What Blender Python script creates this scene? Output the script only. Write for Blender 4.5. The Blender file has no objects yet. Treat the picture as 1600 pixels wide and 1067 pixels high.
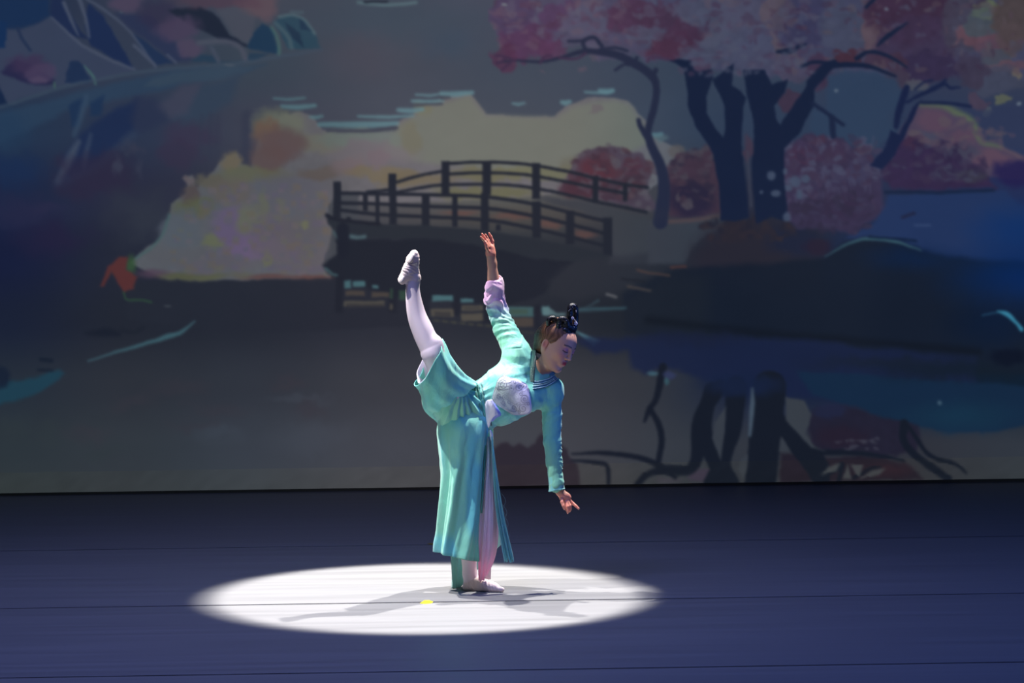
import bpy, math, random
import numpy as np
from mathutils import Vector, Matrix
from mathutils.bvhtree import BVHTree

random.seed(7)
scene = bpy.context.scene
COL = scene.collection
W, H = 1600.0, 1067.0

# ------------------------------------------------------------------ camera
F_PX = 7300.0                     # long lens, focal length in pixels of a 1600 px wide frame
DIST = 22.46                      # metres from the lens to the dancer
PITCH = math.atan((533.5 + 235) / F_PX)
YAW = math.radians(2.6)
ROLL = math.radians(0.45)
fwd = np.array([math.sin(YAW) * math.cos(PITCH), math.cos(YAW) * math.cos(PITCH), -math.sin(PITCH)])
right0 = np.array([math.cos(YAW), -math.sin(YAW), 0.0])
up0 = np.cross(right0, fwd)
right = right0 * math.cos(ROLL) - up0 * math.sin(ROLL)
up = np.cross(right, fwd)
CAM = -(fwd * DIST + right * ((742 - 800) / F_PX * DIST) + up * ((533.5 - 922) / F_PX * DIST))
cd = bpy.data.cameras.new('camera')
cd.sensor_width = 36.0
cd.lens = 36.0 * F_PX / W
cd.clip_end = 200
cd.dof.use_dof = True
cd.dof.focus_distance = DIST
cd.dof.aperture_fstop = 8.0
cam = bpy.data.objects.new('camera', cd)
COL.objects.link(cam)
m = Matrix.Identity(4)
for i in range(3):
    m[i][0], m[i][1], m[i][2], m[i][3] = right[i], up[i], -fwd[i], CAM[i]
cam.matrix_world = m
scene.camera = cam


def ray(px, py):
    d = fwd + right * ((px - 800) / F_PX) + up * ((533.5 - py) / F_PX)
    return d


LX = right0                                   # the dancer's frame: x to camera right,
LY = np.array([math.sin(YAW), math.cos(YAW), 0.0])   # y upstage, z up, origin under her foot


def P(px, py, dy=0.0):
    """a point of the dancer: pixel column and row, and how far upstage of her foot it is (metres)"""
    d = ray(px, py)
    t = (dy - CAM @ LY) / (d @ LY)
    w = CAM + d * t
    return np.array([w @ LX, dy, w[2]])


def floor_at(px, py, z=0.0):
    d = ray(px, py)
    return CAM + d * ((z - CAM[2]) / d[2])


def pix(v):
    """pixel of local dancer points (n,3)"""
    w = v[:, :1] * LX + v[:, 1:2] * LY + v[:, 2:] * np.array([0, 0, 1.0]) - CAM
    dep = w @ fwd
    return 800 + F_PX * (w @ right) / dep, 533.5 - F_PX * (w @ up) / dep


# ------------------------------------------------------------------ world, lights, exposure
world = bpy.data.worlds.new('world')
scene.world = world
world.use_nodes = True
world.node_tree.nodes['Background'].inputs[0].default_value = (0.10, 0.14, 0.32, 1)
world.node_tree.nodes['Background'].inputs[1].default_value = 0.045
vs = scene.view_settings
vs.view_transform = 'Standard'
vs.look = 'None'
vs.exposure = 0.0
vs.gamma = 1.0
vs.use_curve_mapping = False


def spot(name, loc, aim, power, color, angle, blend, radius, squash=False):
    ld = bpy.data.lights.new(name, 'SPOT')
    ld.energy = power
    ld.color = color
    ld.spot_size = math.radians(angle)
    ld.spot_blend = blend
    ld.shadow_soft_size = radius
    o = bpy.data.objects.new(name, ld)
    COL.objects.link(o)
    loc = Vector(loc)
    d = Vector(aim) - loc
    z = (-d).normalized()
    x = Vector((0, 0, 1)).cross(z).normalized()
    y = z.cross(x)
    s = abs(z.z) if squash else 1.0          # shutter trims the beam so that its pool on the floor is round
    M = Matrix.Identity(4)
    for i in range(3):
        M[i][0], M[i][1], M[i][2], M[i][3] = x[i], y[i] * s, z[i], loc[i]
    o.matrix_world = M
    return o


POOL = floor_at(664, 932)


def LOC(x, y, z):
    """a lamp position given in the dancer's frame"""
    w = LX * x + LY * y
    return (float(w[0]), float(w[1]), z)


def pool_angle(p):
    return 2 * math.degrees(math.atan(1.075 / (Vector(p) - Vector(POOL)).length))


A_POS = LOC(1.64, 1.70, 7.0)
B_POS = LOC(-2.78, 1.49, 7.0)
C_POS = LOC(-3.3, -1.4, 8.0)
spot('follow_spot', A_POS, POOL, 4200, (1.0, 0.96, 0.935), pool_angle(A_POS), 0.12, 0.05, True)
spot('follow_spot', B_POS, POOL, 4200, (1.0, 0.96, 0.94), pool_angle(B_POS), 0.12, 0.05, True)
spot('top_spot', C_POS, POOL, 3200, (1.0, 0.965, 0.945), pool_angle(C_POS), 0.12, 0.05, True)
# side booms: low lamps in the wings, they skim the dancer and pass off stage
spot('boom_lamp', (-4.6, -6.0, 0.35), (-0.05, 0.0, 0.98), 430, (0.92, 0.99, 1.0), 9.6, 0.9, 0.15)
spot('boom_lamp', (6.8, -2.2, 0.8), (0.42, 0.0, 1.0), 520, (0.05, 0.20, 1.0), 8, 0.7, 0.15)
# blue wash from the rig over the front of the stage
spot('wash_or_spill', (-3.2, -4.0, 8.0), (-2.0, -1.6, 0), 1400, (0.27, 0.34, 1.0), 60, 1.0, 1.5)
spot('wash_or_spill', (3.5, -4.0, 8.0), (2.4, -1.7, 0), 1000, (0.15, 0.26, 1.0), 60, 1.0, 1.5)
# added soft lavender lamp overhead, imitates the follow spots' spill round the pool
spot('wash_or_spill', (-0.3, -0.6, 8.0), (-0.3, -0.4, 0), 260, (0.75, 0.72, 1.0), 46, 1.0, 1.5)


# ------------------------------------------------------------------ helpers
def srgb(c):
    c = np.asarray(c, dtype=np.float64) / 255.0
    return np.where(c <= 0.04045, c / 12.92, ((c + 0.055) / 1.055) ** 2.4)


def rgba(c):
    v = srgb(c)
    return (float(v[0]), float(v[1]), float(v[2]), 1.0)


def mesh_obj(name, v, f, mat, parent=None, smooth=True, col=None):
    me = bpy.data.meshes.new(name)
    v = np.ascontiguousarray(v, dtype=np.float32)
    if isinstance(f, np.ndarray):
        me.vertices.add(len(v))
        me.vertices.foreach_set('co', v.ravel())
        n, k = f.shape
        me.loops.add(n * k)
        me.loops.foreach_set('vertex_index', np.ascontiguousarray(f, dtype=np.int32).ravel())
        me.polygons.add(n)
        me.polygons.foreach_set('loop_start', np.arange(0, n * k, k, dtype=np.int32))
        me.update(calc_edges=True)
    else:
        me.from_pydata(v.tolist(), [], f)
    if smooth:
        me.polygons.foreach_set('use_smooth', np.ones(len(me.polygons), dtype=bool))
    if col is not None:
        a = me.color_attributes.new('Col', 'FLOAT_COLOR', 'POINT')
        c4 = np.ones((len(v), 4), dtype=np.float32)
        c4[:, :3] = col
        a.data.foreach_set('color', c4.ravel())
    me.materials.append(mat)
    o = bpy.data.objects.new(name, me)
    COL.objects.link(o)
    if parent is not None:
        o.parent = parent
    return o


def tag(o, label, cat=None, group=None, kind=None):
    o['label'] = label
    if cat:
        o['category'] = cat
    if group:
        o['group'] = group
    if kind:
        o['kind'] = kind
    return o


def mat(name, color=(200, 200, 200), rough=0.5, attr=False, spec=0.5, sheen=0.0, bump=None, sss=0.0,
        translucent=0.0, metallic=0.0, vary=0.0):
    mt = bpy.data.materials.new(name)
    mt.use_nodes = True
    nt = mt.node_tree
    b = nt.nodes['Principled BSDF']
    b.inputs['Roughness'].default_value = rough
    b.inputs['Specular IOR Level'].default_value = spec
    b.inputs['Metallic'].default_value = metallic
    b.inputs['Sheen Weight'].default_value = sheen
    b.inputs['Base Color'].default_value = rgba(color)
    src = None
    if attr:
        a = nt.nodes.new('ShaderNodeAttribute')
        a.attribute_name = 'Col'
        src = a.outputs['Color']
    if vary:
        tc = nt.nodes.new('ShaderNodeTexCoord')
        nz = nt.nodes.new('ShaderNodeTexNoise')
        nz.inputs['Scale'].default_value = 14
        nz.inputs['Detail'].default_value = 4
        nt.links.new(tc.outputs['Object'], nz.inputs['Vector'])
        mp = nt.nodes.new('ShaderNodeMapRange')
        mp.inputs['To Min'].default_value = 1 - vary
        mp.inputs['To Max'].default_value = 1 + vary
        nt.links.new(nz.outputs['Fac'], mp.inputs['Value'])
        mx = nt.nodes.new('ShaderNodeVectorMath')
        mx.operation = 'SCALE'
        if src is None:
            rg = nt.nodes.new('ShaderNodeRGB')
            rg.outputs[0].default_value = rgba(color)
            src = rg.outputs[0]
        nt.links.new(src, mx.inputs[0])
        nt.links.new(mp.outputs['Result'], mx.inputs['Scale'])
        src = mx.outputs[0]
    if src is not None:
        nt.links.new(src, b.inputs['Base Color'])
    if sss:
        b.inputs['Subsurface Weight'].default_value = sss
        b.inputs['Subsurface Radius'].default_value = (0.012, 0.005, 0.003)
        b.inputs['Subsurface Scale'].default_value = 1.0
    if bump:
        sc, strength, stretch = bump
        tc = nt.nodes.new('ShaderNodeTexCoord')
        mpp = nt.nodes.new('ShaderNodeMapping')
        mpp.inputs['Scale'].default_value = stretch
        nz = nt.nodes.new('ShaderNodeTexNoise')
        nz.inputs['Scale'].default_value = sc
        nz.inputs['Detail'].default_value = 3
        nz.inputs['Distortion'].default_value = 0.6
        bp = nt.nodes.new('ShaderNodeBump')
        bp.inputs['Strength'].default_value = strength
        bp.inputs['Distance'].default_value = 0.01
        nt.links.new(tc.outputs['Object'], mpp.inputs['Vector'])
        nt.links.new(mpp.outputs['Vector'], nz.inputs['Vector'])
        nt.links.new(nz.outputs['Fac'], bp.inputs['Height'])
        nt.links.new(bp.outputs['Normal'], b.inputs['Normal'])
    if translucent:
        tr = nt.nodes.new('ShaderNodeBsdfTranslucent')
        mix = nt.nodes.new('ShaderNodeMixShader')
        mix.inputs[0].default_value = translucent
        if src is not None:
            nt.links.new(src, tr.inputs['Color'])
        else:
            tr.inputs['Color'].default_value = rgba(color)
        out = nt.nodes['Material Output']
        nt.links.new(b.outputs[0], mix.inputs[1])
        nt.links.new(tr.outputs[0], mix.inputs[2])
        nt.links.new(mix.outputs[0], out.inputs['Surface'])
    return mt


def cr(ctrl, n, closed=False):
    """Catmull-Rom resampling of control points (k,d) to n points"""
    c = np.asarray(ctrl, dtype=np.float64)
    k = len(c)
    if closed:
        t = np.linspace(0, k, n, endpoint=False)
        i = np.floor(t).astype(int)
        u = (t - i)[:, None] if c.ndim == 2 else (t - i).reshape((-1,) + (1,) * (c.ndim - 1))
        g = lambda j: c[(i + j) % k]
    else:
        t = np.linspace(0, k - 1, n)
        i = np.minimum(np.floor(t).astype(int), k - 2)
        u = (t - i).reshape((-1,) + (1,) * (c.ndim - 1))
        e = np.concatenate([(2 * c[:1] - c[1:2]), c, (2 * c[-1:] - c[-2:-1])])
        g = lambda j: e[i + j + 1]
    p0, p1, p2, p3 = g(-1), g(0), g(1), g(2)
    return 0.5 * (2 * p1 + (p2 - p0) * u + (2 * p0 - 5 * p1 + 4 * p2 - p3) * u ** 2 + (3 * p1 - p0 - 3 * p2 + p3) * u ** 3)


_rs = np.random.RandomState(3)
_LAT = _rs.rand(64, 64, 64).astype(np.float32)


def noise3(p):
    """value noise in 0..1 at points (...,3)"""
    p = np.asarray(p, dtype=np.float64)
    i = np.floor(p).astype(int)
    f = p - i
    f = f * f * (3 - 2 * f)
    r = 0
    for a in (0, 1):
        for b in (0, 1):
            for c in (0, 1):
                w = (f[..., 0] if a else 1 - f[..., 0]) * (f[..., 1] if b else 1 - f[..., 1]) * (f[..., 2] if c else 1 - f[..., 2])
                r = r + w * _LAT[(i[..., 0] + a) & 63, (i[..., 1] + b) & 63, (i[..., 2] + c) & 63]
    return r


def fbm2(x, y, s, seed=0.0, octv=4):
    r, a, t = 0, 1.0, 0
    for o in range(octv):
        q = np.stack([x / s * 2 ** o + seed * 7.3, y / s * 2 ** o + seed * 3.1, np.full_like(x, 5.5 + o + seed)], -1)
        r = r + a * noise3(q)
        t += a
        a *= 0.5
    return r / t


# ------------------------------------------------------------------ floor: dance mats laid across the stage
M_sub = mat('subfloor_black', (12, 12, 16), 0.8)


def mat_mat(name, tone):
    mt = bpy.data.materials.new(name)
    mt.use_nodes = True
    nt = mt.node_tree
    b = nt.nodes['Principled BSDF']
    tc = nt.nodes.new('ShaderNodeTexCoord')
    mp = nt.nodes.new('ShaderNodeMapping')
    mp.inputs['Scale'].default_value = (0.35, 7.0, 1)
    nz = nt.nodes.new('ShaderNodeTexNoise')
    nz.inputs['Scale'].default_value = 2.0
    nz.inputs['Detail'].default_value = 5
    ramp = nt.nodes.new('ShaderNodeMapRange')
    ramp.inputs['From Min'].default_value = 0.25
    ramp.inputs['From Max'].default_value = 0.75
    ramp.inputs['To Min'].default_value = tone * 0.86
    ramp.inputs['To Max'].default_value = tone * 1.14
    cb = nt.nodes.new('ShaderNodeCombineColor')
    nt.links.new(tc.outputs['Object'], mp.inputs['Vector'])
    nt.links.new(mp.outputs['Vector'], nz.inputs['Vector'])
    nt.links.new(nz.outputs['Fac'], ramp.inputs['Value'])
    for k in range(3):
        nt.links.new(ramp.outputs['Result'], cb.inputs[k])
    nt.links.new(cb.outputs[0], b.inputs['Base Color'])
    rr = nt.nodes.new('ShaderNodeMapRange')
    rr.inputs['To Min'].default_value = 0.42
    rr.inputs['To Max'].default_value = 0.62
    nt.links.new(nz.outputs['Fac'], rr.inputs['Value'])
    nt.links.new(rr.outputs['Result'], b.inputs['Roughness'])
    b.inputs['Specular IOR Level'].default_value = 0.3
    return mt


def box(name, x0, x1, y0, y1, z0, z1, mt, parent=None, bevel=0.0):
    v = [(x, y, z) for z in (z0, z1) for y in (y0, y1) for x in (x0, x1)]
    f = [(0, 2, 3, 1), (4, 5, 7, 6), (0, 1, 5, 4), (1, 3, 7, 5), (3, 2, 6, 7), (2, 0, 4, 6)]
    o = mesh_obj(name, v, f, mt, parent, smooth=False)
    if bevel:
        md = o.modifiers.new('bevel', 'BEVEL')
        md.width = bevel
        md.segments = 2
    return o


ys = [floor_at(800, r)[1] for r in (1046.5, 938.5, 849.0)]
SCR_Y = float(floor_at(800, 759.5, 0.015)[1])
FX0, FX1 = -9.0, 9.0
floor = box('floor', FX0, FX1, ys[0] - 8.2, SCR_Y + 2.0, -0.12, -0.004, M_sub)
floor['kind'] = 'structure'
tag(floor, 'dark stage floor laid with wide grey dance mats')
step = (ys[2] - ys[0]) / 2
edges = [ys[0] - step * 3, ys[0] - step * 2, ys[0] - step, ys[0], ys[1], ys[2], SCR_Y + 1.2]
tones = [0.21, 0.205, 0.22, 0.21, 0.222, 0.21]
for k in range(len(edges) - 1):
    s = box('mat_strip', FX0, FX1, edges[k] + 0.012, edges[k + 1] - 0.012, -0.004, 0.0, mat_mat('dance_mat_%d' % k, tones[k]), floor, 0.0015)

# black drape behind the screen
drape_n = 240
dx = np.linspace(FX0, FX1, drape_n)
dyv = SCR_Y + 1.55 + 0.05 * np.sin(dx * 9) + 0.02 * np.sin(dx * 23 + 1)
dv = np.concatenate([np.stack([dx, dyv, np.full(drape_n, z)], 1) for z in (0.0, 5.2)])
df = np.array([(i, i + 1, drape_n + i + 1, drape_n + i) for i in range(drape_n - 1)])
wall = mesh_obj('wall_back', dv, df, mat('black_drape', (9, 9, 11), 0.9))
wall['kind'] = 'structure'
tag(wall, 'black pleated drape hanging behind the projection screen')

# ------------------------------------------------------------------ the picture thrown on the screen (painted in code)
u_in = np.arange(-6, 1607, 2.0)
u_ax = np.concatenate([np.arange(-420, -6, 9.0), u_in, np.arange(1608, 2020, 9.0)])
v_ax = np.concatenate([np.arange(-330, -6, 9.0), np.arange(-6, 781, 2.0)])
UX, VY = np.meshgrid(u_ax, v_ax)
UX0, VY0 = UX.copy(), VY.copy()
K = {1: (0, 0, 2.668), 2: (400, 0, 2.668), 3: (750, 0, 2.668), 4: (1200, 0, 2.6675), 5: (0, 380, 2.668),
     6: (480, 230, 2.668), 7: (850, 380, 2.668), 8: (1200, 280, 2.135), 0: (0, 0, 1.0)}


def kk(k, pts):
    ox, oy, s = K[k]
    return [(ox + p[0] / s, oy + p[1] / s) + tuple(p[2:]) for p in pts]


BASE_X = [0, 200, 400, 600, 800, 1000, 1200, 1400, 1600]
BASE_Y = [0, 100, 200, 300, 400, 500, 600, 700, 770]
BASE = np.array([
    [(36, 48, 74), (58, 62, 82), (72, 74, 88), (70, 77, 92), (74, 76, 94), (74, 68, 92), (72, 68, 92), (70, 58, 80), (80, 74, 78)],
    [(52, 60, 84), (58, 64, 84), (64, 72, 86), (72, 76, 90), (68, 76, 92), (66, 74, 92), (66, 72, 92), (62, 62, 86), (66, 66, 86)],
    [(40, 56, 82), (50, 58, 82), (68, 68, 84), (74, 78, 92), (72, 78, 92), (68, 76, 94), (58, 68, 92), (54, 64, 92), (56, 62, 92)],
    [(32, 42, 74), (48, 48, 70), (60, 58, 72), (92, 90, 94), (92, 92, 90), (72, 70, 78), (50, 50, 70), (48, 52, 82), (44, 52, 92)],
    [(26, 32, 64), (42, 44, 60), (56, 56, 66), (48, 51, 62), (44, 48, 58), (48, 50, 60), (42, 42, 56), (30, 46, 84), (14, 50, 108)],
    [(30, 36, 58), (40, 42, 54), (42, 44, 56), (46, 48, 60), (42, 45, 56), (36, 40, 50), (28, 33, 46), (22, 31, 54), (10, 28, 60)],
    [(44, 50, 62), (52, 53, 62), (54, 56, 66), (60, 61, 70), (62, 64, 72), (58, 58, 66), (30, 38, 66), (26, 38, 66), (20, 36, 54)],
    [(52, 58, 64), (58, 61, 68), (64, 67, 77), (69, 71, 81), (67, 69, 78), (65, 65, 73), (62, 60, 68), (60, 56, 64), (62, 62, 70)],
    [(56, 60, 64), (60, 62, 68), (65, 68, 76), (70, 72, 80), (67, 68, 76), (64, 64, 70), (60, 58, 65), (60, 56, 62), (62, 62, 68)],
], dtype=np.float64)


def base_fill():
    fx = np.interp(np.clip(UX, 0, 1600), BASE_X, np.arange(9))
    fy = np.interp(np.clip(VY, 0, 770), BASE_Y, np.arange(9))
    ix = np.minimum(fx.astype(int), 7)
    iy = np.minimum(fy.astype(int), 7)
    a = (fx - ix)
    b = (fy - iy)
    a = (a * a * (3 - 2 * a))[..., None]
    b = (b * b * (3 - 2 * b))[..., None]
    return (BASE[iy, ix] * (1 - a) + BASE[iy, ix + 1] * a) * (1 - b) + (BASE[iy + 1, ix] * (1 - a) + BASE[iy + 1, ix + 1] * a) * b


IMG = base_fill()
_wx = fbm2(UX, VY, 34, 1.0, 4) - 0.5
_wy = fbm2(UX, VY, 34, 2.0, 4) - 0.5
_gx = fbm2(UX, VY, 9, 3.0, 2) - 0.5
_gy = fbm2(UX, VY, 9, 4.0, 2) - 0.5
_wx = _wx * 1.3 + _gx * 0.55
_wy = _wy * 1.3 + _gy * 0.55


def crop(x0, y0, x1, y1):
    i0, i1 = np.searchsorted(u_ax, (x0, x1))
    j0, j1 = np.searchsorted(v_ax, (y0, y1))
    return slice(j0, j1), slice(i0, i1)


def lay(sl, a, color, tex=0.0):
    c = np.asarray(color, dtype=np.float64)
    if tex:
        c = c * (1 + tex * 2 * (_gx[sl] + _wx[sl]))[..., None]
    IMG[sl] = IMG[sl] * (1 - a[..., None]) + c * a[..., None]


def poly(pts, color, k=0, soft=3.0, alpha=1.0, warp=3.0, tex=0.0, smooth=False):
    p = np.array(kk(k, pts))
    if smooth:
        p = cr(p, len(p) * 4, True)
    pad = soft + warp + 4
    sl = crop(p[:, 0].min() - pad, p[:, 1].min() - pad, p[:, 0].max() + pad, p[:, 1].max() + pad)
    x = UX[sl] + warp * 2.5 * _wx[sl]
    y = VY[sl] + warp * 2.5 * _wy[sl]
    ins = np.zeros(x.shape, bool)
    d2 = np.full(x.shape, 1e9)
    for (ax, ay), (bx, by) in zip(p, np.roll(p, -1, 0)):
        if ay != by:
            c = ((ay > y) != (by > y)) & (x < (bx - ax) * (y - ay) / (by - ay) + ax)
            ins ^= c
        L = (bx - ax) ** 2 + (by - ay) ** 2 + 1e-9
        t = np.clip(((x - ax) * (bx - ax) + (y - ay) * (by - ay)) / L, 0, 1)
        d2 = np.minimum(d2, (x - ax - t * (bx - ax)) ** 2 + (y - ay - t * (by - ay)) ** 2)
    d = np.sqrt(d2) * np.where(ins, -1, 1)
    a = np.clip(0.5 - d / soft, 0, 1)
    a = a * a * (3 - 2 * a) * alpha
    lay(sl, a, color, tex)


def stroke(pts, color, k=0, w=4.0, soft=2.5, alpha=1.0, warp=1.0, n=6):
    """a brush line; a point may carry its own width (in the units of its frame)"""
    s = K[k][2]
    q = [tuple(p[:2]) + ((p[2] if len(p) > 2 else w),) for p in pts]
    p = np.array([(a, b, c / s) for a, b, c in [kk(k, [r])[0] for r in q]])
    if len(p) > 2:
        p = cr(p, (len(p) - 1) * n + 1)
    pad = p[:, 2].max() + soft + warp + 4
    sl = crop(p[:, 0].min() - pad, p[:, 1].min() - pad, p[:, 0].max() + pad, p[:, 1].max() + pad)
    x = UX[sl] + warp * 2.5 * _wx[sl]
    y = VY[sl] + warp * 2.5 * _wy[sl]
    d = np.full(x.shape, 1e9)
    for (ax, ay, aw), (bx, by, bw) in zip(p[:-1], p[1:]):
        L = (bx - ax) ** 2 + (by - ay) ** 2 + 1e-9
        t = np.clip(((x - ax) * (bx - ax) + (y - ay) * (by - ay)) / L, 0, 1)
        e = np.sqrt((x - ax - t * (bx - ax)) ** 2 + (y - ay - t * (by - ay)) ** 2) - (aw + t * (bw - aw)) / 2
        d = np.minimum(d, e)
    a = np.clip(0.5 - d / soft, 0, 1) * alpha
    lay(sl, a, color)


def blob(x, y, rx, ry, color, k=0, alpha=1.0, warp=8.0, hard=0.6, tex=0.0):
    ox, oy, s = K[k]
    x, y, rx, ry = ox + x / s, oy + y / s, rx / s, ry / s
    sl = crop(x - rx * 1.6 - warp, y - ry * 1.6 - warp, x + rx * 1.6 + warp, y + ry * 1.6 + warp)
    r = np.sqrt(((UX[sl] + warp * 2.5 * _wx[sl] - x) / rx) ** 2 + ((VY[sl] + warp * 2.5 * _wy[sl] - y) / ry) ** 2)
    a = np.clip((1.35 - r) / (1.35 - hard), 0, 1)
    lay(sl, a * a * (3 - 2 * a) * alpha, color, tex)


def rects(lst, color, k, alpha=0.9, soft=3.0, warp=2.0):
    for (x0, y0, x1, y1) in lst:
        poly([(x0, y0), (x1, y0), (x1, y1), (x0, y1)], color, k, soft, alpha, warp)


# --- upper left: rocks, blossom and their reflection
poly([(-900, -100), (200, -10), (215, 70), (80, 125), (-900, 90)], (28, 50, 86), 1, 14)
poly([(-900, 90), (80, 125), (215, 70), (330, 180), (450, 245), (570, 292), (400, 330), (230, 365), (0, 440), (-900, 520)], (62, 68, 92), 1, 6)
poly([(0, 85), (30, 100), (25, 200), (-60, 205)], (24, 50, 90), 1, 4)
stroke([(75, 120), (95, 165), (125, 210)], (40, 52, 82), 1, 12)
poly([(210, -10), (255, -10), (330, 120), (370, 160), (300, 150), (215, 70)], (34, 46, 80), 1, 4)
poly([(370, 15), (420, 60), (470, 130), (555, 288), (460, 240), (380, 190), (350, 110)], (32, 46, 82), 1, 4)
poly([(560, 140), (620, 185), (720, 265), (650, 270), (590, 210)], (36, 52, 84), 1, 4)
poly([(620, 60), (760, 200), (800, 255), (720, 262), (640, 190), (540, 120), (480, 60)], (46, 52, 84), 1, 10, 0.8)
poly([(265, 347), (290, 258), (325, 255), (385, 335), (370, 345)], (34, 50, 82), 1, 3)
poly([(0, 300), (60, 330), (150, 355), (225, 355), (225, 330), (140, 270), (60, 250)], (44, 42, 76), 1, 6)
blob(110, 270, 80, 40, (70, 52, 84), 1, 0.8)
blob(170, 300, 60, 40, (82, 64, 94), 1, 0.8)
blob(165, 330, 40, 18, (96, 76, 104), 1, 0.7)
poly([(-10, 350), (40, 440), (-60, 450)], (26, 42, 74), 1, 4)
for st in ([(215, 72, 6), (330, 178, 12), (450, 246, 12), (560, 290, 8)], [(265, 10, 14), (300, 90, 12), (325, 145, 6)],
           [(330, -10, 16), (352, 60, 14), (372, 155, 8)], [(360, -5, 8), (430, 40, 10), (540, 130, 8), (650, 280, 8)],
           [(560, 190, 14), (620, 245, 14), (650, 272, 8)], [(700, 230, 8), (735, 262, 8)]):
    stroke(st, (82, 86, 108), 1, 8, 3)
stroke([(350, 275, 4), (390, 320, 8), (398, 350, 6)], (86, 128, 122), 1, 7, 3)
stroke([(225, 345), (226, 365)], (80, 120, 100), 1, 6)
blob(520, 20, 70, 40, (92, 72, 96), 1, 0.8)
blob(660, 60, 90, 60, (58, 48, 76), 1, 0.6)
poly([(700, 40), (830, 25), (905, 70), (960, 140), (1050, 192), (960, 185), (850, 135), (740, 75)], (36, 42, 60), 1, 5)
blob(740, 120, 90, 55, (84, 66, 92), 1, 0.85)
blob(790, 205, 50, 40, (90, 72, 96), 1, 0.85)
blob(900, -10, 190, 50, (88, 64, 80), 1, 0.8)
poly([(905, 40), (1000, 20), (1060, 70), (1050, 185), (980, 150)], (80, 80, 94), 1, 8)
blob(1090, 30, 75, 50, (114, 88, 98), 1, 0.9)
blob(1040, 15, 60, 25, (98, 70, 84), 1, 0.7)
poly([(1060, 130), (1095, 95), (1140, 120), (1160, 225), (1120, 222), (1030, 195)], (34, 58, 84), 1, 4)
poly([(1145, 90), (1200, 60), (1260, 75), (1315, 140), (1338, 205), (1270, 205), (1200, 205)], (46, 72, 90), 1, 5)
stroke([(1165, 70), (1220, 62), (1270, 85), (1312, 140)], (98, 122, 132), 1, 10, 4)
stroke([(1215, 50), (1262, 52)], (92, 112, 124), 1, 8, 4)
stroke([(1150, 95), (1200, 150), (1215, 200)], (78, 100, 112), 1, 14, 5)
stroke([(1135, 115), (1160, 170), (1162, 225)], (80, 112, 112), 1, 12, 5)
poly([(1190, 90), (1245, 130), (1265, 200), (1215, 160)], (36, 54, 76), 1, 4)
poly([(1245, 75), (1300, 130), (1250, 120)], (34, 54, 78), 1, 3)
poly([(800, 255), (830, 232), (880, 235), (910, 258), (1020, 250), (1040, 215), (1120, 225), (1060, 245), (900, 266), (800, 262)], (44, 64, 86), 1, 4)
stroke([(830, 180), (930, 170), (1000, 195), (1022, 245)], (86, 86, 102), 1, 20, 6)
stroke([(880, 200), (910, 255)], (76, 80, 98), 1, 16, 5)
blob(955, 271, 22, 7, (130, 122, 126), 1, 0.9, 2)
stroke([(-200, 470), (0, 445), (230, 372), (400, 332), (650, 292), (950, 268), (1340, 208)], (68, 80, 98), 1, 9, 6)
poly([(-400, 560), (0, 470), (200, 420), (400, 360), (680, 300), (1000, 275), (1100, 270), (850, 340), (560, 400), (430, 420), (280, 460), (0, 600), (-400, 680)], (48, 70, 96), 1, 12, 0.7)
poly([(600, 360), (640, 320), (900, 280), (1050, 270), (960, 320), (820, 345)], (62, 76, 94), 1, 10, 0.8)
poly([(290, 440), (360, 400), (330, 520), (300, 530)], (34, 54, 86), 1, 8)
poly([(380, 420), (430, 390), (420, 480), (380, 480)], (34, 54, 86), 1, 8)
stroke([(360, 400, 14), (340, 480, 22), (310, 560, 14)], (62, 80, 104), 1, 18, 8, 0.8)
poly([(250, 760), (270, 650), (330, 560), (480, 450), (580, 410), (560, 540), (420, 670), (300, 740)], (32, 46, 82), 1, 14, 0.9)
stroke([(245, 755, 26), (290, 660, 34), (325, 590, 18)], (70, 78, 100), 1, 24, 8)
stroke([(350, 690, 12), (362, 620, 18), (378, 560, 10)], (66, 76, 100), 1, 14, 8, 0.8)
stroke([(240, 765), (400, 690), (560, 560)], (52, 66, 94), 1, 20, 16, 0.7)
poly([(715, 495), (840, 350), (900, 345), (1000, 300), (960, 420), (850, 500)], (56, 68, 88), 1, 16, 0.9)
poly([(650, 440), (760, 360), (840, 350), (780, 470), (700, 495)], (72, 70, 90), 1, 16, 0.8)
poly([(560, 400), (650, 410), (700, 500), (580, 560), (540, 500)], (46, 52, 80), 1, 18, 0.7)
blob(800, 550, 130, 60, (66, 54, 78), 1, 0.7, 14)
blob(760, 640, 90, 60, (64, 50, 74), 1, 0.6, 14)
for (x, w) in ((910, 12), (880, 16), (1030, 40), (840, 10)):
    stroke([(x, 480), (x - 5, 660)], (56, 58, 78), 1, w, 10, 0.6)
blob(400, 720, 170, 100, (52, 42, 68), 1, 0.7, 16)
for (x, y, rx, ry, c, a) in ((500, 705, 26, 42, (66, 66, 86), .8), (600, 690, 24, 40, (62, 62, 82), .7), (560, 620, 40, 30, (64, 62, 82), .7),
                             (100, 880, 200, 80, (48, 44, 76), .6), (220, 1000, 180, 80, (44, 34, 66), .6), (40, 560, 90, 110, (38, 62, 92), .6),
                             (40, 720, 150, 80, (28, 48, 86), .7), (200, 860, 80, 40, (50, 46, 76), .5)):
    blob(x, y, rx, ry, c, 1, a, 14, 0.2)
blob(600, 900, 160, 150, (58, 60, 72), 1, 0.7, 16, 0.1)
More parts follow.
